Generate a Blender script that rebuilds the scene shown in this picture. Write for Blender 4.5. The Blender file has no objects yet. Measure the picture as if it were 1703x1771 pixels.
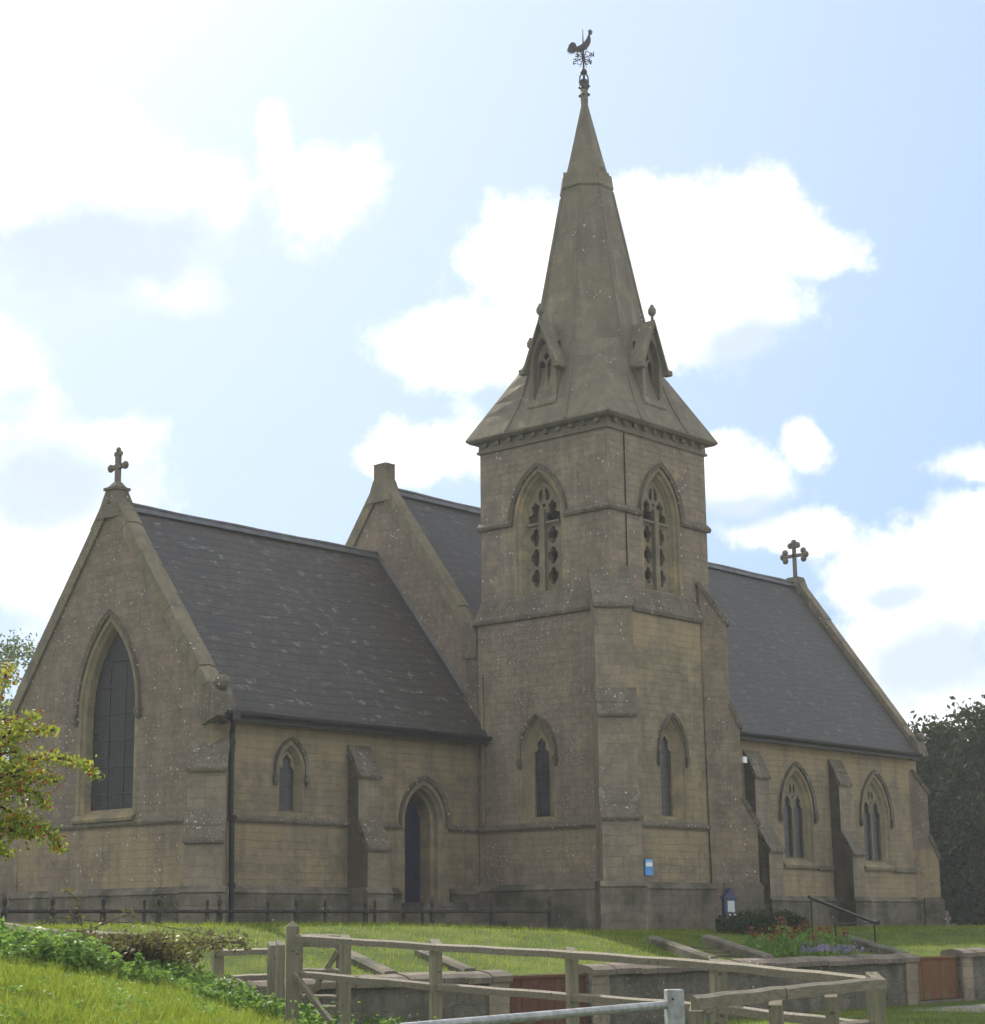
import bpy, bmesh, math, random
import numpy as np
from mathutils import Vector, Matrix
from mathutils.geometry import tessellate_polygon
random.seed(7); rng = np.random.default_rng(7)
scene = bpy.context.scene
COL = scene.collection
sin, cos, pi, rad = math.sin, math.cos, math.pi, math.radians

# ------------------------------------------------------------------ camera
CAM = np.array([-27.215, -32.029, .088]); F = 3274.016; CX, CY = 851.5, 885.5
_y, _p, _r = [math.radians(a) for a in (41.074, 12.395, -.640)]
_fw = np.array([cos(_y)*cos(_p), sin(_y)*cos(_p), sin(_p)])
_rt = np.array([sin(_y), -cos(_y), 0.]); _up = np.cross(_rt, _fw)
_R = _rt*cos(_r)+_up*sin(_r); _U = -_rt*sin(_r)+_up*cos(_r)
camd = bpy.data.cameras.new("camera"); camo = bpy.data.objects.new("camera", camd); COL.objects.link(camo)
M = Matrix.Identity(4)
for i in range(3):
    M[i][0] = _R[i]; M[i][1] = _U[i]; M[i][2] = -_fw[i]; M[i][3] = CAM[i]
camo.matrix_world = M
camd.sensor_fit = 'VERTICAL'; camd.sensor_height = 24; camd.lens = F/1771*24
camd.clip_start = .5; camd.clip_end = 3000
scene.camera = camo

def ray(x, y): return _fw+_R*(x-CX)/F-_U*(y-CY)/F
def on(ax, x, y, v):
    d = ray(x, y); return CAM+d*(v-CAM[ax])/d[ax]
def at(x, y, dist): return CAM+ray(x, y)*dist          # a point dist metres down the view axis

# ------------------------------------------------------------------ sun, sky, exposure
SUN_AZ, SUN_EL = 66, 41
sun_dir = Vector((cos(rad(SUN_AZ))*cos(rad(SUN_EL)), sin(rad(SUN_AZ))*cos(rad(SUN_EL)), sin(rad(SUN_EL))))
sl = bpy.data.lights.new("sun", 'SUN'); sl.energy = 5.0; sl.angle = rad(.5); sl.color = (1, .93, .82)
so = bpy.data.objects.new("sun", sl); COL.objects.link(so); so.rotation_euler = sun_dir.to_track_quat('Z', 'Y').to_euler()
scene.view_settings.view_transform = 'Standard'; scene.view_settings.look = 'None'
scene.view_settings.exposure = 0.48; scene.view_settings.gamma = 1

class NT:
    """little helper for node trees"""
    def __init__(s, tree): s.t = tree; s.n = tree.nodes; s.l = tree.links
    def new(s, typ, **kw):
        n = s.n.new(typ)
        for k, v in kw.items():
            if k.startswith('i_'):
                k = k[2:]; k = int(k) if k.isdigit() else k.replace('_', ' ')
                s.put(n.inputs[k], v)
            else: setattr(n, k, v)
        return n
    def put(s, sock, v):
        if isinstance(v, bpy.types.NodeSocket): s.l.new(v, sock)
        elif isinstance(v, tuple) and len(v) == 3 and sock.type == 'RGBA': sock.default_value = (*v, 1)
        else: sock.default_value = v
    def math(s, op, a, b=0., c=None, clamp=False):
        n = s.n.new('ShaderNodeMath'); n.operation = op; n.use_clamp = clamp
        s.put(n.inputs[0], a); s.put(n.inputs[1], b)
        if c is not None: s.put(n.inputs[2], c)
        return n.outputs[0]
    def vec(s, op, a, b=(0, 0, 0)):
        n = s.n.new('ShaderNodeVectorMath'); n.operation = op
        s.put(n.inputs[0], a)
        if op == 'SCALE': s.put(n.inputs['Scale'], b)
        else: s.put(n.inputs[1], b)
        return n.outputs['Value'] if op in ('LENGTH', 'DOT_PRODUCT', 'DISTANCE') else n.outputs['Vector']
    def mix(s, f, a, b, mode='MIX'):
        n = s.n.new('ShaderNodeMix'); n.data_type = 'RGBA'; n.blend_type = mode
        s.put(n.inputs[0], f); s.put(n.inputs[6], a); s.put(n.inputs[7], b)
        return n.outputs[2]
    def ramp(s, v, a, b, lo=0., hi=1., smooth=True):
        n = s.n.new('ShaderNodeMapRange'); n.interpolation_type = 'SMOOTHSTEP' if smooth else 'LINEAR'
        for i, x in enumerate((v, a, b, lo, hi)): s.put(n.inputs[i], x)
        return n.outputs[0]
    def noise(s, vec, scale, detail=4., rough=.55, dist=0.):
        n = s.n.new('ShaderNodeTexNoise')
        s.put(n.inputs['Vector'], vec); n.inputs['Scale'].default_value = scale
        n.inputs['Detail'].default_value = detail; n.inputs['Roughness'].default_value = rough
        n.inputs['Distortion'].default_value = dist
        return n.outputs[0]

world = bpy.data.worlds.new("World"); scene.world = world; world.use_nodes = True
W = NT(world.node_tree); W.n.clear()
tc = W.new('ShaderNodeTexCoord').outputs['Generated']
sky = W.new('ShaderNodeTexSky', sky_type='NISHITA', sun_disc=False, sun_elevation=rad(SUN_EL),
            sun_rotation=rad(90-SUN_AZ), air_density=1.0, dust_density=1.5, ozone_density=1.0)
sep = W.new('ShaderNodeSeparateXYZ'); W.l.new(tc, sep.inputs[0])
az = W.math('MULTIPLY', W.math('ARCTAN2', sep.outputs[1], sep.outputs[0]), 57.2958)
el = W.math('MULTIPLY', W.math('ARCSINE', sep.outputs[2]), 57.2958)
comb = W.new('ShaderNodeCombineXYZ'); W.l.new(az, comb.inputs[0]); W.l.new(el, comb.inputs[1])
n1 = W.new('ShaderNodeTexNoise'); W.l.new(tc, n1.inputs['Vector']); n1.inputs['Scale'].default_value = 9
n1.inputs['Detail'].default_value = 3
disp = W.vec('SCALE', W.vec('SUBTRACT', n1.outputs['Color'], (.5, .5, .5)), 3.2)
uv = W.vec('ADD', comb.outputs[0], disp)
def azel(x, y):
    d = ray(x, y); d = d/np.linalg.norm(d)
    return math.degrees(math.atan2(d[1], d[0])), math.degrees(math.asin(d[2]))
def cloud_field(blobs):
    acc = None
    for (x, y, rx, ry) in blobs:
        a, e = azel(x, y)
        d = W.vec('LENGTH', W.vec('MULTIPLY', W.vec('SUBTRACT', uv, (a, e, 0)), (57.14/rx, 57.14/ry, 0)))
        m = W.math('SUBTRACT', 1.0, d)
        acc = m if acc is None else W.math('SMOOTH_MAX', acc, m, .25)
    return acc
CL = [(1000, 500, 170, 130), (1260, 540, 210, 110), (1240, 460, 210, 180), (760, 590, 110, 75), (1345, 370, 90, 95), (1130, 380, 110, 80), (890, 460, 130, 120), (850, 590, 190, 100),
      (1100, 570, 190, 90), (1430, 440, 85, 55), (760, 760, 130, 60), (680, 800, 90, 50), (1290, 830, 120, 80),
      (1400, 790, 50, 45), (1250, 770, 60, 40), (1600, 1010, 230, 125), (420, 960, 100, 50), (1690, 900, 100, 60), (1690, 815, 110, 45),
      (1560, 1130, 190, 120), (1350, 920, 130, 50), (1650, 1250, 200, 120)]
CL2 = [(110, 340, 330, 170), (330, 340, 130, 100), (540, 340, 95, 110), (470, 235, 45, 60), (300, 480, 100, 60), (90, 880, 190, 210), (210, 760, 80, 70),
       (-60, 620, 150, 80)]
fN = W.math('ADD', W.math('MULTIPLY', W.noise(tc, 24, 10, .62), .75), W.math('MULTIPLY', W.noise(tc, 75, 6, .6), .25))
fNs = W.math('MULTIPLY', W.math('SUBTRACT', fN, .5), 2.3)
f1 = W.ramp(W.math('ADD', cloud_field(CL), fNs), -.10, .48)
f2 = W.ramp(W.math('ADD', cloud_field(CL2), fNs), -.15, .60)
# scattered cloud all round the rest of the sky
far = W.ramp(W.math('ADD', W.noise(tc, 2.3, 8, .55), .07) if False else W.math('ADD', W.noise(tc, 2.3, 8, .55), W.ramp(W.vec('DOT_PRODUCT', tc, tuple(float(v) for v in _fw)), .9, .6, 0., .10)), .46, .62)
inview = W.ramp(W.vec('DOT_PRODUCT', tc, tuple(float(v) for v in _fw/np.linalg.norm(_fw))), .80, .93)
far = W.math('MULTIPLY', far, W.math('SUBTRACT', 1., inview))
cover = W.math('MAXIMUM', W.math('MAXIMUM', f1, W.math('MULTIPLY', f2, .92)), far)
# grey undersides
SH = [(190, 430, 270, 120), (60, 455, 260, 110), (100, 820, 160, 90), (1330, 610, 150, 50), (1620, 1170, 170, 80), (1560, 1050, 70, 35), (1290, 880, 110, 40)]
shade = W.ramp(W.math('ADD', cloud_field(SH), W.math('MULTIPLY', fNs, .7)), -.25, .6)
shade = W.math('MAXIMUM', shade, W.math('MULTIPLY', W.ramp(W.noise(tc, 19, 9, .62), .44, .64), .42))
ccol = W.mix(shade, (.96, .97, .98), (.53, .615, .70))
# thin bright veil towards the sun
sd = W.vec('DOT_PRODUCT', tc, tuple(sun_dir))
glow = W.math('ADD', W.ramp(sd, .68, .97, 0., .58, smooth=False), W.ramp(sd, .90, .99, 0., .26))
skyb = W.new('ShaderNodeBackground'); W.l.new(sky.outputs[0], skyb.inputs[0]); skyb.inputs[1].default_value = .11
hzc = W.mix(glow, (.30, .455, .72), (.74, .79, .84))
hzb = W.new('ShaderNodeBackground'); W.l.new(hzc, hzb.inputs[0]); hzb.inputs[1].default_value = 1.0
hz = W.new('ShaderNodeMixShader'); hz.inputs[0].default_value = .78
horizon = W.ramp(el, 0, 28, .94, .84)
W.l.new(horizon, hz.inputs[0]); W.l.new(skyb.outputs[0], hz.inputs[1]); W.l.new(hzb.outputs[0], hz.inputs[2])
clb = W.new('ShaderNodeBackground'); W.l.new(ccol, clb.inputs[0]); clb.inputs[1].default_value = 1.0
mx = W.new('ShaderNodeMixShader'); W.l.new(cover, mx.inputs[0]); W.l.new(hz.outputs[0], mx.inputs[1]); W.l.new(clb.outputs[0], mx.inputs[2])
wo = W.new('ShaderNodeOutputWorld'); W.l.new(mx.outputs[0], wo.inputs[0])

# ------------------------------------------------------------------ helpers
def unit(v): v = np.array(v, float); return v/np.linalg.norm(v)
class Frame:
    """local axes on a wall: a = right, b = up, c = outwards"""
    def __init__(s, o, u, v, n): s.o = np.array(o, float); s.u = unit(u); s.v = unit(v); s.n = unit(n)
    def P(s, a, b, c=0.): return s.o+s.u*a+s.v*b+s.n*c
WORLD = Frame((0, 0, 0), (1, 0, 0), (0, 1, 0), (0, 0, 1))
def north(y): return Frame((0, y, 0), (1, 0, 0), (0, 0, 1), (0, -1, 0))      # a = X
def east(x): return Frame((x, 0, 0), (0, -1, 0), (0, 0, 1), (-1, 0, 0))      # a = -Y

class MB:
    def __init__(s): s.v = []; s.f = []
    def add(s, vs, fs):
        b = len(s.v); s.v += [tuple(map(float, p)) for p in vs]; s.f += [tuple(b+i for i in f) for f in fs]; return s
    def hexa(s, p):   # 8 points: bottom 4 ccw, top 4
        return s.add(p, [(3, 2, 1, 0), (4, 5, 6, 7), (0, 1, 5, 4), (1, 2, 6, 5), (2, 3, 7, 6), (3, 0, 4, 7)])
    def box(s, x0, x1, y0, y1, z0, z1, fr=WORLD):
        return s.hexa([fr.P(*q) for q in ((x0, y0, z0), (x1, y0, z0), (x1, y1, z0), (x0, y1, z0), (x0, y0, z1), (x1, y0, z1), (x1, y1, z1), (x0, y1, z1))])
    def beam(s, a, b, w, h, up=(0, 0, 1)):   # box from a to b, w wide across, h along up
        a = np.array(a, float); b = np.array(b, float); t = unit(b-a); up = np.array(up, float)
        sd_ = unit(np.cross(t, up)); u2 = np.cross(sd_, t)
        q = [p+sd_*x+u2*z for p in (a, b) for x, z in ((-w/2, -h/2), (w/2, -h/2), (w/2, h/2), (-w/2, h/2))]
        return s.add(q, [(3, 2, 1, 0), (4, 5, 6, 7), (0, 1, 5, 4), (1, 2, 6, 5), (2, 3, 7, 6), (3, 0, 4, 7)])
    def prism(s, poly, fr, c0, c1):          # polygon in the frame's (a,b), extruded c0..c1
        n = len(poly)
        tris = tessellate_polygon([[Vector((a, b, 0)) for a, b in poly]])
        vs = [fr.P(a, b, c0) for a, b in poly]+[fr.P(a, b, c1) for a, b in poly]
        fs = [tuple(t) for t in tris]+[tuple(n+i for i in t[::-1]) for t in tris]
        fs += [(i, (i+1) % n, n+(i+1) % n, n+i) for i in range(n)]
        return s.add(vs, fs)
    def face(s, outline, holes, fr, c=0.):   # flat sheet with holes
        loops = [outline]+holes; pts = [q for L in loops for q in L]
        tris = tessellate_polygon([[Vector((a, b, 0)) for a, b in L] for L in loops])
        return s.add([fr.P(a, b, c) for a, b in pts], [tuple(t) for t in tris])
    def plate(s, outline, holes, fr, c0, c1):
        s.face(outline, holes, fr, c0); s.face(outline, holes, fr, c1)
        for L in [outline]+holes: s.loft([[fr.P(a, b, c0) for a, b in L], [fr.P(a, b, c1) for a, b in L]])
        return s
    def loft(s, rings, closed=True, caps=False):
        n = len(rings[0]); vs = [p for r_ in rings for p in r_]; fs = []
        for k in range(len(rings)-1):
            for i in range(n if closed else n-1):
                j = (i+1) % n; fs.append((k*n+i, k*n+j, (k+1)*n+j, (k+1)*n+i))
        if caps: fs += [tuple(range(n))[::-1], tuple((len(rings)-1)*n+i for i in range(n))]
        return s.add(vs, fs)
    def tube(s, pts, rr, n=8, caps=True):
        pts = [np.array(p, float) for p in pts]
        if not hasattr(rr, '__len__'): rr = [rr]*len(pts)
        rings = []
        for k, p in enumerate(pts):
            t = unit(pts[min(k+1, len(pts)-1)]-pts[max(k-1, 0)])
            a = unit(np.cross(t, (0, 0, 1) if abs(t[2]) < .9 else (1, 0, 0))); b = np.cross(t, a)
            rings.append([p+rr[k]*(a*cos(2*pi*i/n)+b*sin(2*pi*i/n)) for i in range(n)])
        return s.loft(rings, caps=caps)
    def lathe(s, prof, cx, cy, n=12, rot=0.):
        return s.loft([[(cx+r_*cos(rot+2*pi*i/n), cy+r_*sin(rot+2*pi*i/n), z) for i in range(n)] for r_, z in prof], caps=True)
    def ball(s, c, r_, n=8, sq=(1, 1, 1)):
        rings = []
        for k in range(1, n//2+2):
            th = pi*k/(n//2+2)
            rings.append([(c[0]+r_*sq[0]*sin(th)*cos(2*pi*i/n), c[1]+r_*sq[1]*sin(th)*sin(2*pi*i/n), c[2]+r_*sq[2]*cos(th)) for i in range(n)])
        return s.loft(rings, caps=True)
    def build(s, name, mat, parent=None, smooth=False, jit=0.):
        me = bpy.data.meshes.new(name); me.from_pydata(s.v, [], s.f); me.update()
        bm = bmesh.new(); bm.from_mesh(me); bmesh.ops.recalc_face_normals(bm, faces=bm.faces)
        uvl = bm.loops.layers.uv.new("UVMap"); Z = Vector((0, 0, 1))
        for f in bm.faces:
            n = f.normal; f.smooth = smooth
            if abs(n.z) > .985: t = Vector((1, 0, 0)); b = Vector((0, 1, 0))
            else:
                t = Z.cross(n).normalized(); b = n.cross(t)
                # snap tangent so neighbouring facets line up
                if abs(t.x) > .96: t = Vector((1 if t.x > 0 else -1, 0, 0))
                elif abs(t.y) > .96: t = Vector((0, 1 if t.y > 0 else -1, 0))
            for lp in f.loops: lp[uvl].uv = (lp.vert.co.dot(t), lp.vert.co.dot(b))
        bm.to_mesh(me); bm.free()
        me.materials.append(mat)
        o = bpy.data.objects.new(name, me); COL.objects.link(o)
        if parent: o.parent = parent
        return o
def quads(name, V, n_per, mat, parent=None, smooth=False):
    """fast mesh from an (N, n_per, 3) array: N separate faces"""
    N = V.shape[0]; me = bpy.data.meshes.new(name)
    me.vertices.add(N*n_per); me.vertices.foreach_set('co', V.reshape(-1).astype(np.float32))
    me.loops.add(N*n_per); me.loops.foreach_set('vertex_index', np.arange(N*n_per, dtype=np.int32))
    me.polygons.add(N); me.polygons.foreach_set('loop_start', np.arange(0, N*n_per, n_per, dtype=np.int32))
    me.polygons.foreach_set('loop_total', np.full(N, n_per, dtype=np.int32))
    me.update(calc_edges=True); me.materials.append(mat)
    o = bpy.data.objects.new(name, me); COL.objects.link(o)
    if parent: o.parent = parent
    return o
def tag(o, label, cat, group=None, kind=None):
    o['label'] = label; o['category'] = cat
    if group: o['group'] = group
    if kind: o['kind'] = kind
    return o
def thing(name, label, cat, loc=(0, 0, 0), group=None):
    o = bpy.data.objects.new(name, None); COL.objects.link(o); o.location = loc
    o.empty_display_size = .1
    tag(o, label, cat, group); return o
def struct(o): o['kind'] = 'structure'; return o
def copy_thing(root, loc, rz=0., sc=1., label=None):
    c = root.copy(); COL.objects.link(c); c.location = loc; c.rotation_euler = (0, 0, rz); c.scale = (sc, sc, sc)
    if label: c['label'] = label
    for ch in list(root.children):
        d = ch.copy(); COL.objects.link(d); d.parent = c
        for g in list(ch.children):
            e = g.copy(); COL.objects.link(e); e.parent = d
    return c

# ------------------------------------------------------------------ materials
def base_mat(name):
    m = bpy.data.materials.new(name); m.use_nodes = True; t = NT(m.node_tree); t.n.clear()
    b = t.new('ShaderNodeBsdfPrincipled'); o = t.new('ShaderNodeOutputMaterial'); t.l.new(b.outputs[0], o.inputs[0])
    return m, t, b, o
def stone(name, c1, c2, ochre=.0, lichen=.5, bw=.42, rh=.17, mortar=.5, joint=(.30, .28, .24), stain=.4, bands=(), moss=0., rough=.95, bumpd=.02, wob_=.09, ocol=(.31, .245, .145)):
    m, t, b, o = base_mat(name)
    pos = t.new('ShaderNodeNewGeometry').outputs['Position']; uvn = t.new('ShaderNodeUVMap').outputs[0]
    wob = t.vec('ADD', uvn, t.vec('SCALE', t.vec('SUBTRACT', t.new('ShaderNodeTexNoise', i_Vector=pos, i_Scale=3.).outputs['Color'], (.5, .5, .5)), wob_))
    br = t.new('ShaderNodeTexBrick', i_Vector=wob, i_Scale=1.); br.offset = .45; br.squash = .8; br.squash_frequency = 3
    for k, v in (('Color1', (0, 0, 0, 1)), ('Color2', (1, 1, 1, 1)), ('Mortar', (.5, .5, .5, 1))): br.inputs[k].default_value = v
    br.inputs['Mortar Size'].default_value = .008; br.inputs['Mortar Smooth'].default_value = .6
    br.inputs['Brick Width'].default_value = bw; br.inputs['Row Height'].default_value = rh
    big = t.noise(pos, .55, 5, .6); mid = t.noise(pos, 2.2, 6, .65); fine = t.noise(pos, 22, 5, .7)
    k = t.math('ADD', t.math('MULTIPLY', br.outputs['Color'], .30), t.math('ADD', t.math('MULTIPLY', t.ramp(mid, .35, .65), .40), t.math('MULTIPLY', t.ramp(t.noise(pos, 7., 5, .7), .3, .7), .30)))
    col = t.mix(k, tuple(x*f_ for x, f_ in zip(c1, (.66, .675, .645))), tuple(x*f_ for x, f_ in zip(c2, (.93, .945, .885))))
    col = t.mix(t.ramp(t.noise(pos, .9, 6, .7), .40, .66, 0., .42), col, tuple(x*.62 for x in c1))
    col = t.mix(t.ramp(t.noise(pos, 1.6, 5, .7), .62, .40, 0., .0), col, c2)
    # grain
    col = t.mix(t.ramp(fine, .25, .75, .0, .35), col, t.mix(.5, col, (.09, .085, .075)))
    if ochre:
        om = t.math('MULTIPLY', t.ramp(t.math('ADD', t.math('MULTIPLY', big, .6), t.math('MULTIPLY', mid, .4)), .62-ochre*.3, .80-ochre*.3), t.ramp(br.outputs['Color'], 0, 1, .55, 1.))
        col = t.mix(om, col, ocol)
    for z0, z1, amt in bands:      # iron-coloured staining of particular courses
        zz = t.new('ShaderNodeSeparateXYZ', i_0=pos).outputs[2]; zz = t.math('ADD', zz, t.math('MULTIPLY', t.math('SUBTRACT', mid, .5), .9))
        bm_ = t.math('MULTIPLY', t.math('MULTIPLY', t.ramp(zz, z0-.25, z0+.15), t.ramp(zz, z1+.08, z1-.08)), t.ramp(big, .42, .56, .15, amt))
        col = t.mix(bm_, col, ocol)
    # rain streaks
    mp = t.new('ShaderNodeMapping', i_Vector=pos); mp.inputs['Scale'].default_value = (3.2, 3.2, .28)
    st = t.noise(mp.outputs[0], 1., 5, .6)
    col = t.mix(t.ramp(st, .48, .72, 0., stain), col, (.10, .095, .085))
    col = t.mix(t.ramp(st, .45, .25, 0., stain*.5), col, (.40, .38, .33))
    if moss: col = t.mix(t.ramp(t.noise(pos, 1.1, 5, .6), .60-moss*.3, .75-moss*.2, 0, .8), col, (.045, .05, .03))
    col = t.mix(t.math('MULTIPLY', br.outputs['Fac'], t.ramp(t.noise(pos, 1.7, 4, .6), .40, .68, mortar*.05, mortar*.7)), col, joint)
    if lichen:
        for sc, thr, lv, cc in ((7., .17, .55, (.62, .62, .56)), (17., .20, .5, (.58, .57, .50))):
            vo = t.new('ShaderNodeTexVoronoi', i_Vector=pos, i_Scale=sc)
            msk = t.ramp(t.noise(pos, .9, 4, .65), .70-lichen*.30, .78-lichen*.26)
            rnd = t.math('GREATER_THAN', t.new('ShaderNodeSeparateColor', i_0=vo.outputs['Color']).outputs[0], .62)
            sp = t.ramp(t.math('ADD', vo.outputs['Distance'], t.math('MULTIPLY', t.math('SUBTRACT', fine, .5), .25)), thr+.05, thr-.03)
            col = t.mix(t.math('MULTIPLY', t.math('MULTIPLY', sp, rnd), t.math('MULTIPLY', msk, lv+.05)), col, cc)
    t.l.new(col, b.inputs['Base Color']); b.inputs['Roughness'].default_value = rough
    b.inputs['Specular IOR Level'].default_value = .2
    h = t.math('ADD', t.math('MULTIPLY', br.outputs['Fac'], -.35), t.math('ADD', t.math('MULTIPLY', fine, .5), t.math('MULTIPLY', mid, .5)))
    bp = t.new('ShaderNodeBump', i_Height=h, i_Strength=1., i_Distance=bumpd*2.2); t.l.new(bp.outputs[0], b.inputs['Normal'])
    return m
def slate(name, c1, c2, c3, rh=.26, bw=.32, lich=.5):
    m, t, b, o = base_mat(name)
    pos = t.new('ShaderNodeNewGeometry').outputs['Position']; uvn = t.new('ShaderNodeUVMap').outputs[0]
    br = t.new('ShaderNodeTexBrick', i_Vector=uvn, i_Scale=1.)
    for k, v in (('Color1', (0, 0, 0, 1)), ('Color2', (1, 1, 1, 1)), ('Mortar', (.5, .5, .5, 1))): br.inputs[k].default_value = v
    br.inputs['Mortar Size'].default_value = .008; br.inputs['Mortar Smooth'].default_value = .3
    br.inputs['Brick Width'].default_value = bw; br.inputs['Row Height'].default_value = rh
    sepu = t.new('ShaderNodeSeparateXYZ', i_0=uvn)
    row = t.math('FRACT', t.math('DIVIDE', sepu.outputs[1], rh))         # 0 at a course's foot
    big = t.noise(pos, .5, 5, .6); mid = t.noise(pos, 2.6, 6, .65); fine = t.noise(pos, 25, 4, .7)
    k = t.math('ADD', t.math('MULTIPLY', br.outputs['Color'], .5), t.math('MULTIPLY', t.ramp(mid, .3, .7), .5))
    col = t.mix(k, c1, c2)
    col = t.mix(t.ramp(big, .4, .65, 0, .7), col, c3)
    mp = t.new('ShaderNodeMapping', i_Vector=uvn); mp.inputs['Scale'].default_value = (1.4, 3., 1)
    pt = t.noise(mp.outputs[0], 1.5, 6, .72)
    pt = t.math('MULTIPLY', t.ramp(pt, .56, .62), t.ramp(br.outputs['Color'], .2, .6, .1, 1))
    col = t.mix(t.math('MULTIPLY', pt, lich), col, (.17, .16, .15))
    col = t.mix(t.math('MULTIPLY', br.outputs['Fac'], .8), col, (.02, .02, .022))
    foot = t.ramp(row, .20, .0, 0, .8, smooth=False)
    rows = t.noise(t.vec('MULTIPLY', uvn, (.05, 1/rh*1.0, 0)), 1.1, 2, .5)
    col = t.mix(t.math('MULTIPLY', foot, t.ramp(rows, .4, .6, .3, 1.)), col, (.022, .021, .024))
    t.l.new(col, b.inputs['Base Color']); b.inputs['Roughness'].default_value = .62
    b.inputs['Specular IOR Level'].default_value = .35
    h = t.math('ADD', t.math('MULTIPLY', br.outputs['Fac'], -1.), t.math('SUBTRACT', t.math('MULTIPLY', fine, .3), t.math('MULTIPLY', row, .9)))
    h = t.math('ADD', h, t.math('MULTIPLY', br.outputs['Color'], .4))
    bp = t.new('ShaderNodeBump', i_Height=h, i_Strength=.8, i_Distance=.02); t.l.new(bp.outputs[0], b.inputs['Normal'])
    return m
def plain(name, c, rough=.6, metal=0., var=.25, sc=8., spec=.4, c2=None, bump=.004):
    m, t, b, o = base_mat(name)
    pos = t.new('ShaderNodeTexCoord').outputs['Object']
    nz = t.noise(pos, sc, 5, .65)
    c2 = c2 or tuple(x*(1-var*1.6) for x in c)
    col = t.mix(t.ramp(nz, .3, .7), c, c2)
    t.l.new(col, b.inputs['Base Color']); b.inputs['Roughness'].default_value = rough; b.inputs['Metallic'].default_value = metal
    b.inputs['Specular IOR Level'].default_value = spec
    bp = t.new('ShaderNodeBump', i_Height=nz, i_Strength=.5, i_Distance=bump); t.l.new(bp.outputs[0], b.inputs['Normal'])
    return m
def wood(name, c1, c2, axis=(1, 12, 12), sc=3.):
    m, t, b, o = base_mat(name)
    pos = t.new('ShaderNodeTexCoord').outputs['Object']
    mp = t.new('ShaderNodeMapping', i_Vector=pos); mp.inputs['Scale'].default_value = axis
    g = t.noise(mp.outputs[0], sc, 6, .6, .6); big = t.noise(pos, 2.5, 4, .6)
    col = t.mix(t.ramp(g, .3, .7), c1, c2)
    col = t.mix(t.ramp(big, .5, .7, 0, .45), col, (.10, .12, .05))
    kn = t.new('ShaderNodeTexVoronoi', i_Vector=t.vec('MULTIPLY', pos, (3.1, 3.1, 5.)), i_Scale=1.6)
    col = t.mix(t.ramp(kn.outputs['Distance'], .16, .08, 0, .75), col, (.06, .05, .036))
    col = t.mix(t.ramp(t.noise(pos, 40., 4, .7), .58, .72, 0, .5), col, (.30, .30, .26))
    t.l.new(col, b.inputs['Base Color']); b.inputs['Roughness'].default_value = .8; b.inputs['Specular IOR Level'].default_value = .25
    bp = t.new('ShaderNodeBump', i_Height=g, i_Strength=.6, i_Distance=.006); t.l.new(bp.outputs[0], b.inputs['Normal'])
    return m
def leafy(name, cols, trans=.45, sc=1.2, rough=.5, fine=9.):
    """leaves: several tones, part of the light goes through"""
    m, t, b, o = base_mat(name)
    pos = t.new('ShaderNodeNewGeometry'); P = pos.outputs['Position']
    rnd = pos.outputs['Random Per Island']
    k = t.math('ADD', t.math('MULTIPLY', t.noise(P, sc, 4, .6), .5), t.math('MULTIPLY', rnd, .5))
    cr = t.new('ShaderNodeValToRGB', i_0=k); e = cr.color_ramp.elements
    while len(e) < len(cols): e.new(.5)
    for i, c in enumerate(cols): e[i].position = .2+.6*i/(len(cols)-1); e[i].color = (*c, 1)
    t.l.new(cr.outputs[0], b.inputs['Base Color']); b.inputs['Roughness'].default_value = rough
    b.inputs['Specular IOR Level'].default_value = .10
    tr = t.new('ShaderNodeBsdfTranslucent', i_0=t.mix(.25, cr.outputs[0], (.35, .42, .05)))
    ms = t.new('ShaderNodeMixShader', i_0=trans); t.l.new(b.outputs[0], ms.inputs[1]); t.l.new(tr.outputs[0], ms.inputs[2])
    t.l.new(ms.outputs[0], o.inputs[0])
    return m
def glass(name, du=.12, dv=.17, lead=(.05, .05, .055), diamond=False, rough=.38):
    """leaded lights: small dark panes, each catching the sky a little differently"""
    m, t, b, o = base_mat(name)
    uvn = t.new('ShaderNodeUVMap').outputs[0]
    br = t.new('ShaderNodeTexBrick', i_Vector=uvn, i_Scale=1.); br.offset = .5 if diamond else 0.
    for k, v in (('Color1', (.008, .009, .011, 1)), ('Color2', (.03, .031, .034, 1)), ('Mortar', (*lead, 1))): br.inputs[k].default_value = v
    br.inputs['Mortar Size'].default_value = .008; br.inputs['Brick Width'].default_value = du; br.inputs['Row Height'].default_value = dv
    t.l.new(br.outputs[0], b.inputs['Base Color']); b.inputs['Roughness'].default_value = rough
    b.inputs['Specular IOR Level'].default_value = .5 if rough < .42 else .2
    nz = t.noise(uvn, 6., 3, .6)
    h = t.math('ADD', t.math('MULTIPLY', br.outputs['Fac'], .6), t.math('MULTIPLY', nz, 1.))
    bp = t.new('ShaderNodeBump', i_Height=h, i_Strength=.5, i_Distance=.02); t.l.new(bp.outputs[0], b.inputs['Normal'])
    return m

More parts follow.
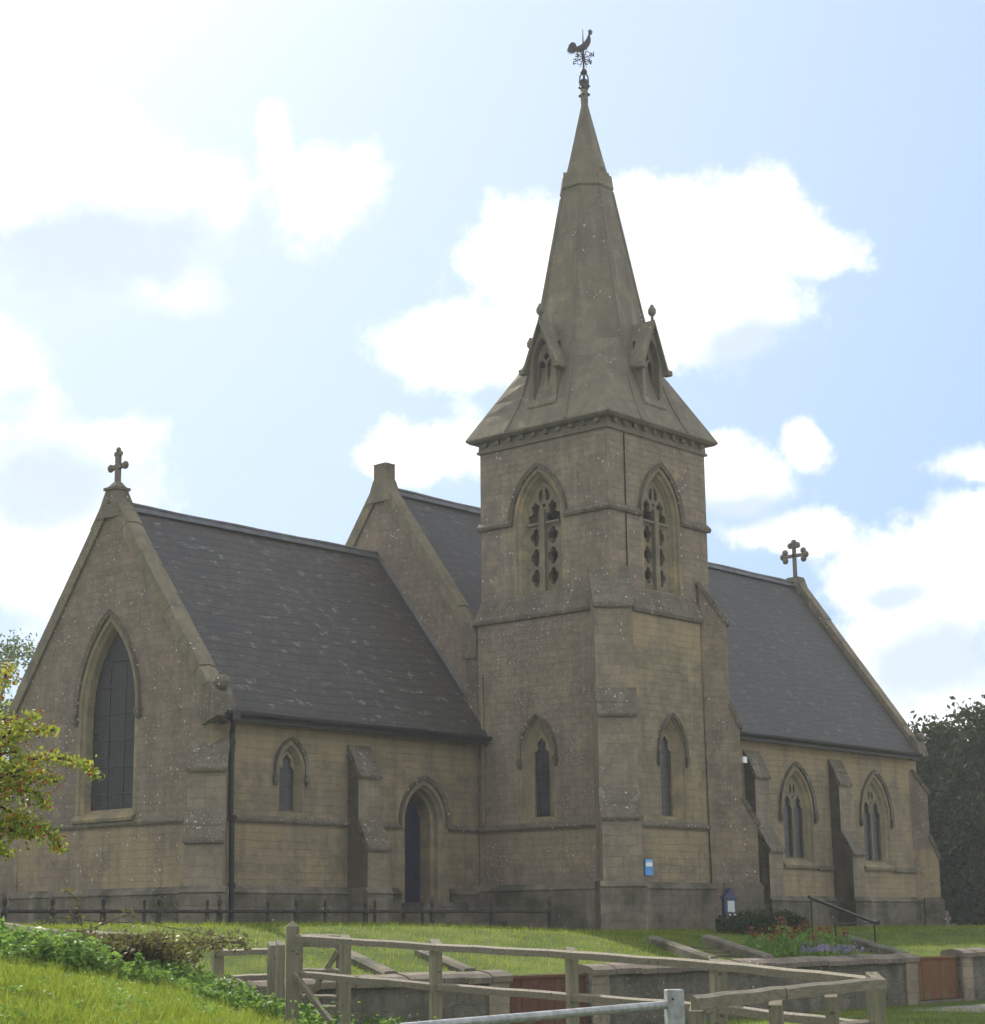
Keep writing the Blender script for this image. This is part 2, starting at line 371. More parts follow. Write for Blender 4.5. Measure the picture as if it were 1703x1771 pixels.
M_CHANCEL = stone("chancel_stone", (.25, .205, .145), (.35, .275, .185), ochre=.5, lichen=.35, bands=((3.9, 4.9, .7), (1.9, 2.45, .5)))
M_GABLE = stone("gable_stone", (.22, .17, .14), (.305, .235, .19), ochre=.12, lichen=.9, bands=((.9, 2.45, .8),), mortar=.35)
M_TOWER = stone("tower_stone", (.235, .19, .155), (.33, .265, .20), ochre=.25, lichen=.85, bands=((1.7, 2.45, .3),), mortar=.35)
M_TOWERN = stone("tower_north_stone", (.235, .20, .14), (.335, .28, .185), ochre=.4, lichen=.45, mortar=.4, bands=((6.9, 7.65, .8), (1.8, 2.45, .5)))
M_NAVE = stone("nave_stone", (.27, .22, .155), (.37, .295, .20), ochre=.45, bands=((4.6, 5.7, .75), (.8, 1.7, .5)), lichen=.3)
M_SPIRE = stone("spire_stone", (.20, .175, .132), (.235, .205, .155), ochre=.08, lichen=.6, bw=.6, rh=.30, mortar=.75, stain=.6)
M_DRESS = stone("dressed_stone", (.25, .21, .145), (.34, .28, .185), ochre=.40, lichen=.25, bw=.6, rh=.34, mortar=.3, stain=.3, ocol=(.36, .27, .14))
M_TRACERY = stone("tracery_stone", (.21, .18, .13), (.28, .24, .17), ochre=.2, lichen=.1, bw=.6, rh=.5, mortar=.1, stain=.2)
M_WEATHER = stone("weathered_stone", (.135, .115, .09), (.215, .185, .145), ochre=0, lichen=1.0, bw=.7, rh=.3, mortar=.3, stain=.6, moss=.12)
M_PLINTH = stone("plinth_stone", (.155, .135, .108), (.265, .23, .18), ochre=.05, lichen=.5, bw=.5, rh=.2, stain=.7, moss=.5, mortar=.5)
M_BUTT = stone("buttress_stone", (.25, .205, .16), (.36, .295, .225), ochre=.2, lichen=.5, bw=.5, rh=.24)
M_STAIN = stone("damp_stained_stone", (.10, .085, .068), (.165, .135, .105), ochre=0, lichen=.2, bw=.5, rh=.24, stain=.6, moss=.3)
M_COPING = stone("coping_stone", (.20, .175, .125), (.28, .235, .165), ochre=.15, lichen=.6, bw=.9, rh=.7, stain=.5, moss=.1)
M_RUBBLE = stone("rubble_stone", (.11, .10, .085), (.27, .25, .205), ochre=.1, lichen=.7, bw=.38, rh=.24, mortar=1.0, stain=.5, moss=.2, bumpd=.05, wob_=.14, joint=(.34, .32, .27))
M_WALLCAP = stone("wall_cap_stone", (.17, .145, .12), (.27, .22, .18), ochre=.1, lichen=.6, bw=1.1, rh=.6, stain=.4, moss=.25)
M_SLATE = slate("chancel_slate", (.032, .027, .024), (.064, .053, .045), (.034, .033, .031), lich=.7)
M_SLATE2 = slate("nave_slate", (.028, .025, .022), (.052, .045, .039), (.027, .027, .026), rh=.24, lich=.35)
M_LEAD = plain("lead", (.080, .085, .090), .55, .0, .3, 3.)
M_WIRE = plain('dull_wire', (.03, .035, .03), 1., 0, .1, spec=0.)
M_IRON = plain("black_iron", (.018, .018, .02), .5, .0, .3, 10.)
M_RUST = plain("railing_iron", (.035, .028, .026), .45, .3, .4, 14.)
M_VANE = plain("weathered_copper", (.06, .055, .055), .5, .4, .4, 9.)
M_GLASS = glass("leaded_glass")
M_GUARD = glass("guarded_glass", .05, .05, (.03, .032, .036), rough=.45)
M_DARK = plain("dark_interior", (.006, .006, .006), .9)
M_DOOR = plain("blue_door_paint", (.020, .022, .06), .5, 0, .3, 4.)
M_WOOD = wood("weathered_fence_wood", (.20, .175, .13), (.12, .105, .08))
M_WOODG = wood("green_oak_post", (.21, .19, .135), (.13, .12, .085), (12, 12, 1))
M_STEEL = plain("galvanised_steel", (.36, .37, .375), .55, .3, .12, 16., c2=(.20, .205, .20), bump=.002)
M_WHITE = plain("white_paint", (.78, .80, .80), .5, 0, .06, 6.)
M_RED = wood("red_brown_boards", (.11, .040, .024), (.07, .028, .018), (12, 12, 1))
M_ORANGE = wood("orange_oak_boards", (.15, .065, .025), (.095, .043, .018), (12, 12, 1))
M_GRASS = leafy("grass_blades", [(.045, .085, .010), (.10, .16, .014), (.19, .24, .025), (.30, .29, .08)], .62, 1.6)
M_NETTLE = leafy("nettle_leaves", [(.06, .14, .035), (.12, .24, .05), (.20, .34, .08)], .45, 1.5)
M_BRAMBLE = leafy("bramble_leaves", [(.05, .035, .025), (.09, .08, .035), (.15, .10, .05), (.07, .11, .04)], .3, 3.)
M_HAW = leafy("hawthorn_leaves", [(.08, .13, .02), (.16, .22, .03), (.27, .30, .04), (.28, .17, .04)], .55, 3.)
M_TREE = leafy("tree_leaves", [(.03, .05, .025), (.05, .085, .03), (.08, .12, .04)], .35, .8)
M_YEW = leafy("conifer_leaves", [(.004, .011, .003), (.009, .024, .006), (.034, .062, .012)], .10, .5, .8)
M_BUSH = leafy("shrub_leaves", [(.012, .022, .012), (.025, .04, .018)], .15, 2.)
M_BARK = plain("bark", (.09, .07, .05), .9, 0, .4, 6., bump=.03)
M_BERRY = plain("berry_red", (.55, .045, .02), .35, 0, .3, 20.)
M_PETAL = leafy("red_petals", [(.17, .04, .03), (.24, .07, .035)], .3, 6.)
M_LILAC = leafy("lilac_petals", [(.20, .17, .30), (.27, .24, .36)], .3, 6.)

# ------------------------------------------------------------------ ground
WY = -11.5                       # line of the churchyard's retaining wall
LANE = -1.58
def ss(t): t = np.clip(t, 0, 1); return t*t*(3-2*t)
def top_z(X): return np.where(X < -10.9, np.interp(X, [-16, -13.1, -12.2, -10.9], [.25, .19, .1, .01]), np.interp(X, [-10.9, -9.9], [.01, -.66]))
def noise2(X, Y):
    return .5*np.sin(X*1.1+Y*.7)+.3*np.sin(X*2.3-Y*1.9+1.)+.2*np.sin(X*.5+Y*3.1+2.)
def H(X, Y):
    X = np.asarray(X, float); Y = np.asarray(Y, float)
    d = (X-CAM[0])*cos(_y)+(Y-CAM[1])*sin(_y); lat = (X-CAM[0])*sin(_y)-(Y-CAM[1])*cos(_y)
    zch = .19-.21*ss((X+2)/9.)
    k = ss((Y-WY+.4)/(5.6+0*X))
    yard = top_z(X)*(1-k)+zch*k-.02
    edge = -(.45+(d-11)*.215)
    b = ss((edge+2.4-lat)/3.4)
    lane = LANE+0*X
    bank = -.79+.19*np.clip(edge-lat, 0, 3.4)*ss((d-9)/12.)+.03*noise2(X, Y)
    out = lane*(1-b)+bank*b
    z = np.where(Y > WY, yard, out)
    fade = ss((np.hypot(X, Y)-90)/60.)
    return z*(1-fade)+fade*(-.3)+.012*noise2(X*2, Y*2)
def ground():
    xs = np.unique(np.concatenate([np.linspace(-420, -60, 10), np.linspace(-60, -32, 12), np.arange(-32, 20, .3), np.linspace(20, 60, 40), np.linspace(60, 420, 12)]))
    ys = np.unique(np.concatenate([np.linspace(-420, -60, 8), np.linspace(-60, -34, 10), np.arange(-34, -11.6, .3), [WY-.2, WY-.05, WY+.05, WY+.2], np.arange(-11.2, 0, .3), np.linspace(0, 60, 30), np.linspace(60, 420, 12)]))
    XX, YY = np.meshgrid(xs, ys); ZZ = H(XX, YY)
    nx, ny = len(xs), len(ys); V = np.stack([XX, YY, ZZ], -1).reshape(-1, 3)
    I = np.arange(nx*ny).reshape(ny, nx); Fq = np.stack([I[:-1, :-1], I[:-1, 1:], I[1:, 1:], I[1:, :-1]], -1).reshape(-1, 4)
    me = bpy.data.meshes.new('ground'); me.from_pydata(V.tolist(), [], Fq.tolist()); me.update()
    for p in me.polygons: p.use_smooth = True
    m, t, b, o = base_mat("turf")
    P = t.new('ShaderNodeNewGeometry').outputs['Position']
    g = t.mix(t.ramp(t.noise(P, .8, 6, .65), .35, .65), (.045, .075, .014), (.10, .13, .024))
    g = t.mix(t.ramp(t.noise(P, 9., 5, .7), .5, .75, 0, .6), g, (.06, .085, .02))
    gv = t.mix(t.ramp(t.noise(P, 30., 4, .7), .3, .7), (.16, .15, .135), (.30, .285, .26))
    s = t.new('ShaderNodeSeparateXYZ', i_0=P)
    msk = t.math('MULTIPLY', t.ramp(t.math('ADD', s.outputs[0], t.math('MULTIPLY', t.noise(P, 1.2, 4, .6), 2.)), 7.6, 8.6), t.ramp(t.math('ADD', s.outputs[1], t.math('MULTIPLY', t.noise(P, 1.5, 4, .6), 1.2)), -12.0, -12.5))
    t.l.new(t.mix(msk, g, gv), b.inputs['Base Color']); b.inputs['Roughness'].default_value = .95; b.inputs['Specular IOR Level'].default_value = .1
    bp = t.new('ShaderNodeBump', i_Height=t.noise(P, 25., 5, .7), i_Strength=.7, i_Distance=.05); t.l.new(bp.outputs[0], b.inputs['Normal'])
    me.materials.append(m); ob = bpy.data.objects.new('ground', me); COL.objects.link(ob); struct(ob)
ground()

# ------------------------------------------------------------------ openings
def arch(cx, sill, spring, w, R, e=0., es=None, n=9):
    """pointed arch outline inset by e; R = arc radius of the outer outline"""
    es = e if es is None else es
    h = w/2; L = []; c = R-h                      # left arc centred at cx+c, right arc at cx-c
    r_ = R-e; hh = h-e
    th = math.acos(min(1, c/r_))
    apex = r_*sin(th)
    for i in range(n+1):                          # right springing up to the apex
        a = th*i/n; L.append((cx-c+r_*cos(a), spring+r_*sin(a)))
    for i in range(1, n+1):
        a = th*(1-i/n); L.append((cx+c-r_*cos(a), spring+r_*sin(a)))
    return [(cx+hh, sill+es)]+L+[(cx-hh, sill+es)]
def arch_h(w, R): return math.sqrt(R*R-(R-w/2)**2)
def R_for(w, hgt): return (hgt*hgt+w*w/4)/w     # radius giving a rise hgt over width w
def ring3(fr, outl, c): return [fr.P(a, b, c) for a, b in outl]
def surround(par, fr, cx, sill, spring, w, R, steps, mat, name='window_surround'):
    """splayed and moulded jambs: steps = [(inset, sill inset, depth)...]"""
    mb = MB(); mb.loft([ring3(fr, arch(cx, sill, spring, w, R, e, es), c) for e, es, c in steps])
    return mb.build(name, mat, par)
def hood(par, fr, cx, spring, w, R, mat, gap=.10, th=.075, proj=.08, drop=.0, stops=True, ret=0.):
    a = arch(cx, spring-drop, spring, w, R, -gap)[1:-1]; b_ = arch(cx, spring-drop, spring, w, R, -gap-th)[1:-1]
    if drop: a = [(a[0][0], spring-drop)]+a+[(a[-1][0], spring-drop)]; b_ = [(b_[0][0], spring-drop)]+b_+[(b_[-1][0], spring-drop)]
    mb = MB()
    A0, A1 = ring3(fr, a, -.01), ring3(fr, a, proj*.55); B1, B0 = ring3(fr, b_, proj), ring3(fr, b_, -.01)
    mb.loft([A0, A1, B1, B0], closed=False)
    n = len(a)
    for k in (0, n-1): mb.add([A0[k], A1[k], B1[k], B0[k]], [(0, 1, 2, 3)])
    if stops:
        for s_ in (-1, 1):
            x = cx+s_*(w/2+gap+th/2); z = spring-drop
            mb.box(x-th*.8, x+th*.8, z-.17, z+.01, -.01, proj*1.25, fr); mb.box(x-th*.55, x+th*.55, z-.24, z-.17, -.01, proj*.8, fr)
    return mb.build('hood_mould', mat, par)
def pane(par, fr, outl, c, mat, name='glass'):
    mb = MB(); mb.face(outl, [], fr, c); return mb.build(name, mat, par)
def foil(cx, cz, r_, lobes=3, rot=pi/2, n=6, ecc=.62):
    """a trefoil / quatrefoil outline"""
    L = []
    for k in range(lobes):
        a0 = rot+2*pi*k/lobes; ox, oz = cx+r_*ecc*cos(a0), cz+r_*ecc*sin(a0); rr = r_*.62
        sp = pi*(1.0 if lobes == 3 else .85)*.62
        for i in range(n+1):
            a = a0-sp+2*sp*i/n; L.append((ox+rr*cos(a), oz+rr*sin(a)))
    return L
def cusped(cx, sill, spring, w, R, cusp=.22, n=10):
    """a light's outline with cusps biting into its pointed head"""
    L = arch(cx, sill, spring, w, R, 0, 0, n); out = []
    m = len(L)
    for i, (a, b) in enumerate(L):
        if 0 < i < m-1:
            t = (i-1)/(m-3); bite = (.5+.5*cos(6*pi*t+pi))*cusp*w if t < .5 else (.5+.5*cos(6*pi*(1-t)+pi))*cusp*w
            if .08 < t < .92 and not .40 < t < .60:
                a += (cx-a)/max(.05, abs(cx-a))*bite*.55; b -= bite*.25
        out.append((a, b))
    return out

church = thing('church', 'stone village church with tall spire and dark slate roofs on rising ground', 'church', (0, 0, 0))

# ---- main dimensions
LC = 9.0; WC = 7.47; ZE = 4.85; ZR = 10.08; RY = WC/2             # chancel
TX0, TX1, TY0, TY1 = 8.95, 13.15, -4.30, -.10                      # tower, upper stage
LX0, LX1, LY0, LY1 = 8.87, 13.23, -4.38, -.02                      # tower, lower stage
NX1 = 30.23; NY = -.68; NE = 5.66; NR = 11.94; NRY = 3.59; NY2 = 2*NRY-NY

# ---- chancel
fN = north(0.); fE = east(0.)
chancel = MB()
win1 = (2.43, 2.69, 3.66, .70, .62)      # cx, sill, spring, w, R of the chancel lancet
door = (6.86, .70, 2.62, 1.36, .95)
oc = arch(*win1); od = arch(*door)
chancel.face([(0, -.6), (8.95, -.6), (8.95, ZE+.15), (0, ZE+.15)], [oc, od], fN)
gw = (-3.61, 2.72, 5.10, 2.02, R_for(2.02, 2.12))
gout = [(0, -.6), (0, ZE+.25), (-RY, ZR+.10), (-WC, ZE+.25), (-WC, -.6)]
chancel.face(gout, [arch(*gw)], fE)
chancel.box(0., 8.95, WC-.01, WC, -.6, ZE+.15)
ch = chancel.build('chancel_wall', M_CHANCEL, church)
# the gable end is greyer than the side: its own facing
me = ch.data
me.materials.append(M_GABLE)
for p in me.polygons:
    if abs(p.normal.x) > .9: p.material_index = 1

def band(par, fr, a0, a1, z, proj=.07, th=.09, mat=None, name='string_course'):
    mb = MB(); mb.loft([[fr.P(a, z-th, -.01), fr.P(a, z-th, proj*.7), fr.P(a, z-th*.45, proj), fr.P(a, z, proj*.9), fr.P(a, z+th*.9, -.01)] for a in (a0, a1)], caps=True)
    return mb.build(name, mat or M_WEATHER, par)
def plinth(par, fr, a0, a1, z, z0=-.7, proj=.12, slope=.14, mat=None):
    mb = MB(); mb.loft([[fr.P(a, z0, -.02), fr.P(a, z0, proj), fr.P(a, z-.05, proj), fr.P(a, z-.03, proj+.03), fr.P(a, z, proj+.03), fr.P(a, z+slope, -.01)] for a in (a0, a1)], caps=True)
    return mb.build('plinth', mat or M_PLINTH, par)
band(ch, fN, .3, 4.3, 2.53); band(ch, fN, 4.9, 6.05, 2.53); band(ch, fN, 7.72, 8.9, 2.53)
band(ch, fE, -7.2, -.3, 2.53)
plinth(church, fN, .2, 4.28, .92); plinth(church, fN, 4.90, 5.95, .92); plinth(church, fN, 7.75, 8.9, .92); plinth(church, fE, -7.3, -.2, .92)

# lancet of the chancel
def lancet(fr, spec, hd=True, glassm=None, dep=.15, ins=.10, sill_up=.05, matS=None, stops=True, drop=0., gap=.10):
    cx, sill, spring, w, R = spec
    win = MB(); win.loft([ring3(fr, arch(cx, sill, spring, w, R, 0, 0), .004), ring3(fr, arch(cx, sill, spring, w, R, .03, .02), -.05),
                          ring3(fr, arch(cx, sill, spring, w, R, .05, .02), -.06), ring3(fr, arch(cx, sill, spring, w, R, ins, sill_up), -dep)])
    rim = arch(cx, sill, spring, w, R, -.07, -.07); 
    win.loft([ring3(fr, rim, .006), ring3(fr, arch(cx, sill, spring, w, R, 0, 0), .006)])
    o = win.build('lancet_window', matS or M_DRESS, church)
    inner = arch(cx, sill, spring, w, R, ins, sill_up)
    # trefoil head cut from a thin stone plate
    iw = w-2*ins
    pl = MB(); hole = cusped(cx, sill+sill_up+.01, spring-.02, iw-.04, (iw-.04)*.95, .30)
    pl.plate(inner, [hole], fr, -dep+.02, -dep-.05); pl.build('cusped_head', matS or M_DRESS, o)
    pane(o, fr, inner, -dep-.04, glassm or M_GLASS)
    if hd: hood(o, fr, cx, spring, w, R, M_WEATHER, stops=stops, drop=drop, gap=gap)
    return o
lancet(fN, win1, drop=.12)

# great east window
cx, sill, spring, w, R = gw
gwo = surround(church, fE, cx, sill, spring, w, R, [(-.10, -.02, .006), (0, 0, .006), (.02, .02, -.04), (.07, .05, -.08), (.09, .06, -.10), (.14, .14, -.26)], M_DRESS, 'east_window')
inner = arch(cx, sill, spring, w, R, .14, .14)
pane(gwo, fE, inner, -.27, M_GUARD)
for k in (-1, 1):
    m_ = MB(); m_.box(cx+k*.29-.03, cx+k*.29+.03, sill+.14, spring+1.1, -.262, -.255, fE); m_.build('mullion', plain('dark_mullion', (.028, .027, .026)), gwo)
iw = w-.28
gr = MB()
for z in np.arange(sill+.5, spring+1.5, .62):
    hw = iw/2 if z < spring else iw/2*(1-((z-spring)/1.95)**1.6)
    gr.box(cx-hw, cx+hw, z-.014, z+.014, -.254, -.240, fE)
gr.build('window_guard', M_IRON, gwo)
hood(gwo, fE, cx, spring-.0, w, R, M_WEATHER, gap=.12, th=.10, proj=.1)
sb = MB(); sb.loft([[fE.P(a, sill-.16, -.01), fE.P(a, sill-.16, .10), fE.P(a, sill-.09, .12), fE.P(a, sill+.02, -.01)] for a in (cx-w/2-.12, cx+w/2+.12)], caps=True)
sb.build('sill', M_DRESS, gwo)

# priest's door
cx, sill, spring, w, R = door
do = surround(church, fN, cx, sill, spring, w, R, [(-.09, 0, .006), (0, 0, .006), (.02, 0, -.05), (.08, 0, -.10), (.10, 0, -.22), (.17, 0, -.27), (.19, 0, -.62)], M_DRESS, 'door')
inner = arch(cx, sill, spring, w, R, .19, 0)
lf = MB(); lf.face(inner, [], fN, -.60)
lf.build('door_leaf', M_DOOR, do)
ir = MB()
for z in (sill+.5, sill+1.75): ir.box(cx-.44, cx+.3, z, z+.05, -.60, -.585, fN)
for k in range(-3, 4): ir.box(cx+k*.13-.006, cx+k*.13+.006, sill, spring+.55-abs(k)*.12, -.60, -.592, fN)
ir.build('strap_hinge', M_IRON, do)
hood(do, fN, cx, spring, w, R, M_WEATHER, gap=.12, th=.1, proj=.09, drop=.1, stops=False)
stp = MB()
stp.box(6.05, 7.75, -.02-.62, -.0, .46, .70); stp.box(5.55, 8.0, -1.05, -.62, .0, .47); stp.box(5.3, 8.2, -1.5, -1.05, -.3, .24); stp.box(5.1, 8.3, -1.9, -1.5, -.3, .06)
stp.build('door_step', M_PLINTH, church)

# ---- roofs
def roof(name, x0, x1, yc, ye, ze, zr, mat, th=.10, both=True):
    mb = MB(); hw = yc-ye
    dn = unit((0, -(zr-ze), -hw)); off = np.array((0, dn[2]*0, -th*1.0))
    for s_ in ((1, -1) if both else (1,)):
        # subdivided and faintly uneven, like an old roof
        nx, nz = int((x1-x0)/.6)+1, 12; rows = []
        for j in range(nz+1):
            t = j/nz; y = ye+hw*t; z = ze+(zr-ze)*t
            sag = -.05*sin(pi*t); row = []
            for i in range(nx+1):
                x = x0+(x1-x0)*i/nx
                wv = .012*sin(x*1.7+t*4)+.010*sin(x*.8-t*7+1)-.03*sin(pi*(x-x0)/(x1-x0))
                row.append((x, y if s_ == 1 else 2*yc-y, z+sag*.5+wv))
            rows.append(row)
        vs = [p for r_ in rows for p in r_]; n = nx+1
        mb.add(vs, [(j*n+i, j*n+i+1, (j+1)*n+i+1, (j+1)*n+i) for j in range(nz) for i in range(nx)])
        # eave edge thickness and soffit
        e0 = rows[0]; low = [(x, y, z-th) for x, y, z in e0]; inn = [(x, y+(.5 if s_ == 1 else -.5), z-th-.02) for x, y, z in e0]
        mb.loft([e0, low, inn], closed=False)
    return mb.build(name, mat, church)
cr = roof('chancel_roof', .36, 9.0, RY, -.34, ZE, ZR, M_SLATE)
nr = roof('nave_roof', 9.35, 29.95, NRY, NY-.32, NE, NR, M_SLATE2)
def ridge(par, x0, x1, y, z):
    mb = MB(); mb.tube([(x, y, z+.05+.010*sin(x*2)-.02*sin(pi*(x-x0)/(x1-x0))) for x in np.linspace(x0, x1, 24)], .07, 8)
    for s_ in (-1, 1):
        mb.loft([[(x, y, z+.10), (x, y+s_*.17, z-.12)] for x in np.linspace(x0, x1, 24)], closed=False)
    return mb.build('ridge_capping', M_LEAD, par)
ridge(cr, .40, 8.98, RY, ZR-.01); ridge(nr, 9.4, 29.95, NRY, NR-.01)
# lead flashing up the chancel roof's seam with the nave
fl = MB(); q0 = np.array((8.93, -.34, ZE+.03)); q1 = np.array((8.93, RY, ZR+.03))
fl.loft([[q0, q0+(.06, 0, .09)], [q1, q1+(.06, 0, .09)]], closed=False); fl.loft([[q0+(-.05, 0, -.0), q0], [q1+(-.05, 0, 0), q1]], closed=False)
fl.build('flashing', M_LEAD, cr)
def gutter(par, x0, x1, y, z):
    mb = MB(); n = 8
    mb.loft([[(x, y+.085*cos(a), z+.105*sin(a)) for a in np.linspace(pi, 2*pi, n)]+[(x, y+.06*cos(a), z+.06*sin(a)) for a in np.linspace(2*pi, pi, n)] for x in np.linspace(x0, x1, 6)], caps=True)
    x = x0+.5
    while x < x1: mb.box(x-.02, x+.02, y-.085, y+.16, z-.10, z-.07); x += 1.0
    mb.box(x0, x1, y+.085, y+.13, z-.20, z+.03)
    return mb.build('gutter', M_IRON, par)
gutter(cr, .1, 8.9, -.41, ZE-.04); gutter(nr, 13.3, 29.9, NY-.39, NE-.05)
dp = MB(); dp.tube([(.35, -.40, ZE-.1), (.35, -.40, ZE-.22), (.52, -.16, ZE-.5), (.52, -.16, 2.6), (.52, -.2, 2.5), (.52, -.24, .3), (.52, -.34, .12)], .062, 10)
for z in (4.1, 2.45, 1.0): dp.tube([(.52, -.24 if z < 2.5 else -.16, z), (.52, -.24 if z < 2.5 else -.16, z+.1)], .085, 10)
dp.box(.24, .46, -.50, -.32, ZE-.22, ZE-.06)
dp.build('downpipe', M_IRON, church)

# ---- copings
def coping(x0, x1, yc, ye, ze, zr, up=.26, y_hi=None, both=True, mat=None, name='gable_coping', joint=.9):
    """sloping stones up a gable, from the eave at ye to the ridge at yc; separate stones with fine joints"""
    mb = MB()
    for s_ in ((1, -1) if both else (1,)):
        L = math.hypot(yc-ye, zr-ze); n = max(1, int(L/joint)); nn = unit((0, -(zr-ze)*s_, yc-ye))
        for k in range(n):
            ts = []
            for t in (k/n+.001, (k+1)/n-.001):
                y = ye+(yc-ye)*t; z = ze+(zr-ze)*t
                ts.append(np.array((0, y if s_ == 1 else 2*yc-y, z)))
            u_ = up*(1+.05*((k*7919) % 5-2)/2)
            P0, P1 = ts
            mb.loft([[p+(x0, 0, 0)-nn*.10, p+(x1, 0, 0)-nn*.10, p+(x1, 0, 0)+nn*(u_-.05), p+((x0+x1)/2, 0, 0)+nn*u_, p+(x0, 0, 0)+nn*(u_-.05)] for p in (P0, P1)], caps=True)
    return mb.build(name, mat or M_COPING, church)
coping(-.07, .40, RY, -.10, ZE+.16, ZR+.05, .24)
coping(29.85, 30.30, NRY, NY-.18, NE+.05, NR+.05, .24)
# nave east gable: only its upper part shows above the chancel, so the coping stops at a kneeler by the tower
k_ = (.28-(NY-.32))/(NRY-(NY-.32)); zk = NE+(NR-NE)*k_
mbn = MB()
coping(8.93, 9.36, NRY, .28, zk+.02, NR+.05, .24, both=False)
cs = MB()
L0 = np.array((0, 2*NRY-.28, zk)); 
for k in range(8):
    pts = []
    for t in (k/8+.001, (k+1)/8-.001):
        y = 2*NRY-(.28+(NRY-.28)*t); z = zk+.02+(NR+.05-zk)*t; pts.append(np.array((0, y, z)))
    nn = unit((0, (NR-zk), NRY-.28))
    cs.loft([[p+(8.93, 0, 0)-nn*.1, p+(9.36, 0, 0)-nn*.1, p+(9.36, 0, 0)+nn*.2, p+(8.93, 0, 0)+nn*.2] for p in pts], caps=True)
cs.build('gable_coping', M_COPING, church)
# kneelers and corner stones
kn = MB()
kn.loft([[(x, -.40, ZE-.16), (x, .12, ZE-.34), (x, .30, ZE-.1), (x, .12, ZE+.55), (x, -.08, ZE+.62), (x, -.30, ZE+.34)] for x in (-.12, .42)], caps=True)
kn.ball((.14, -.24, ZE+.60), .17, 8, (1.1, .9, 1.1))
kn.build('kneeler', M_WEATHER, church)
kn = MB(); kn.loft([[(x, WC+.40, ZE-.16), (x, WC-.12, ZE-.34), (x, WC-.30, ZE-.1), (x, WC-.12, ZE+.55), (x, WC+.08, ZE+.62), (x, WC+.30, ZE+.34)] for x in (-.12, .42)], caps=True)
kn.build('kneeler', M_WEATHER, church)
kn = MB(); kn.loft([[(x, NY-.42, NE-.12), (x, NY+.1, NE-.3), (x, NY+.3, NE), (x, NY+.1, NE+.5), (x, NY-.1, NE+.58), (x, NY-.32, NE+.34)] for x in (29.8, 30.36)], caps=True)
kn.ball((30.1, NY-.30, NE+.52), .16, 8)
kn.build('kneeler', M_WEATHER, church)
kn = MB(); kn.loft([[(x, .0, zk-.55), (x, .42, zk-.55), (x, .46, zk-.05), (x, .40, zk+.42), (x, .12, zk+.32), (x, -.04, zk+.05)] for x in (8.80, 9.36)], caps=True)
kn.ball((9.0, .14, zk+.34), .14, 8)
kn.build('kneeler', M_WEATHER, church)
pl = MB(); pl.box(8.86, 9.0, -.02, .36, 4.9, zk-.5)
pl.build('nave_quoin', M_WEATHER, church)

# ---- nave walls
fNN = north(NY)
nw1 = (22.72, 1.90, 3.42, 1.62, R_for(1.62, 1.30)); nw2 = (27.40, 1.90, 3.42, 1.62, R_for(1.62, 1.30))
nav = MB()
nav.face([(9.1, -.6), (NX1, -.6), (NX1, NE+.12), (9.1, NE+.12)], [arch(*nw1), arch(*nw2)], fNN)
fNE = east(9.0); fNW = Frame((NX1, 0, 0), (0, 1, 0), (0, 0, 1), (1, 0, 0))
nav.face([(-NY2, -.6), (-NY, -.6), (-NY, NE+.2), (-NRY, NR+.08), (-NY2, NE+.2)], [], fNE)
nav.face([(NY, -.6), (NY2, -.6), (NY2, NE+.2), (NRY, NR+.08), (NY, NE+.2)], [], fNW)
nav.face([(9.0, -.6), (NX1, -.6), (NX1, NE+.1), (9.0, NE+.1)], [], Frame((0, NY2, 0), (1, 0, 0), (0, 0, 1), (0, 1, 0)))
nv = nav.build('nave_wall', M_NAVE, church); nv.data.materials.append(M_GABLE)
for p in nv.data.polygons:
    if abs(p.normal.x) > .9: p.material_index = 1
band(nv, fNN, 13.2, 21.75, 1.78); band(nv, fNN, 23.7, 24.6, 1.78); band(nv, fNN, 25.3, 26.4, 1.78); band(nv, fNN, 28.4, 30.1, 1.78)
plinth(church, fNN, 13.2, 30.2, .80)
def two_light(fr, spec, ins=.20, dep=.19):
    cx, sill, spring, w, R = spec
    o = surround(church, fr, cx, sill, spring, w, R, [(-.09, -.02, .006), (0, 0, .006), (.03, .03, -.04), (.09, .06, -.08), (.11, .07, -.09), (ins, .16, -dep)], M_DRESS, 'traceried_window')
    inner = arch(cx, sill, spring, w, R, ins, .16); iw = w-2*ins; b0 = sill+.16
    lw = iw/2-.10; holes = []
    for s_ in (-1, 1): holes.append(cusped(cx+s_*(iw/4-.01), b0+.03, spring+.08, lw-.02, lw*1.0, .26))
    top = spring+arch_h(w-2*ins, R-ins)
    for s_ in (-1, 1):
        x = cx+s_*.095; z0 = spring+.58
        holes.append([(x-.06, z0+.08), (x, z0), (x+.06, z0+.08), (x+.055, z0+.22), (x-s_*.02, z0+.30), (x-.055, z0+.22)])
    holes.append([(cx, spring+.42), (cx+.045, spring+.48), (cx, spring+.54), (cx-.045, spring+.48)])
    pl = MB(); pl.plate(inner, holes, fr, -dep+.03, -dep-.07); pl.build('tracery', M_TRACERY, o)
    pane(o, fr, inner, -dep-.05, M_GLASS)
    hood(o, fr, cx, spring, w, R, M_WEATHER, gap=.12, th=.1, proj=.09, drop=.05)
    sb = MB(); sb.loft([[fr.P(a, sill-.14, -.01), fr.P(a, sill-.14, .08), fr.P(a, sill-.06, .10), fr.P(a, sill+.04, -.01)] for a in (cx-w/2-.1, cx+w/2+.1)], caps=True)
    sb.build('sill', M_DRESS, o)
    return o
two_light(fNN, nw1); two_light(fNN, nw2)

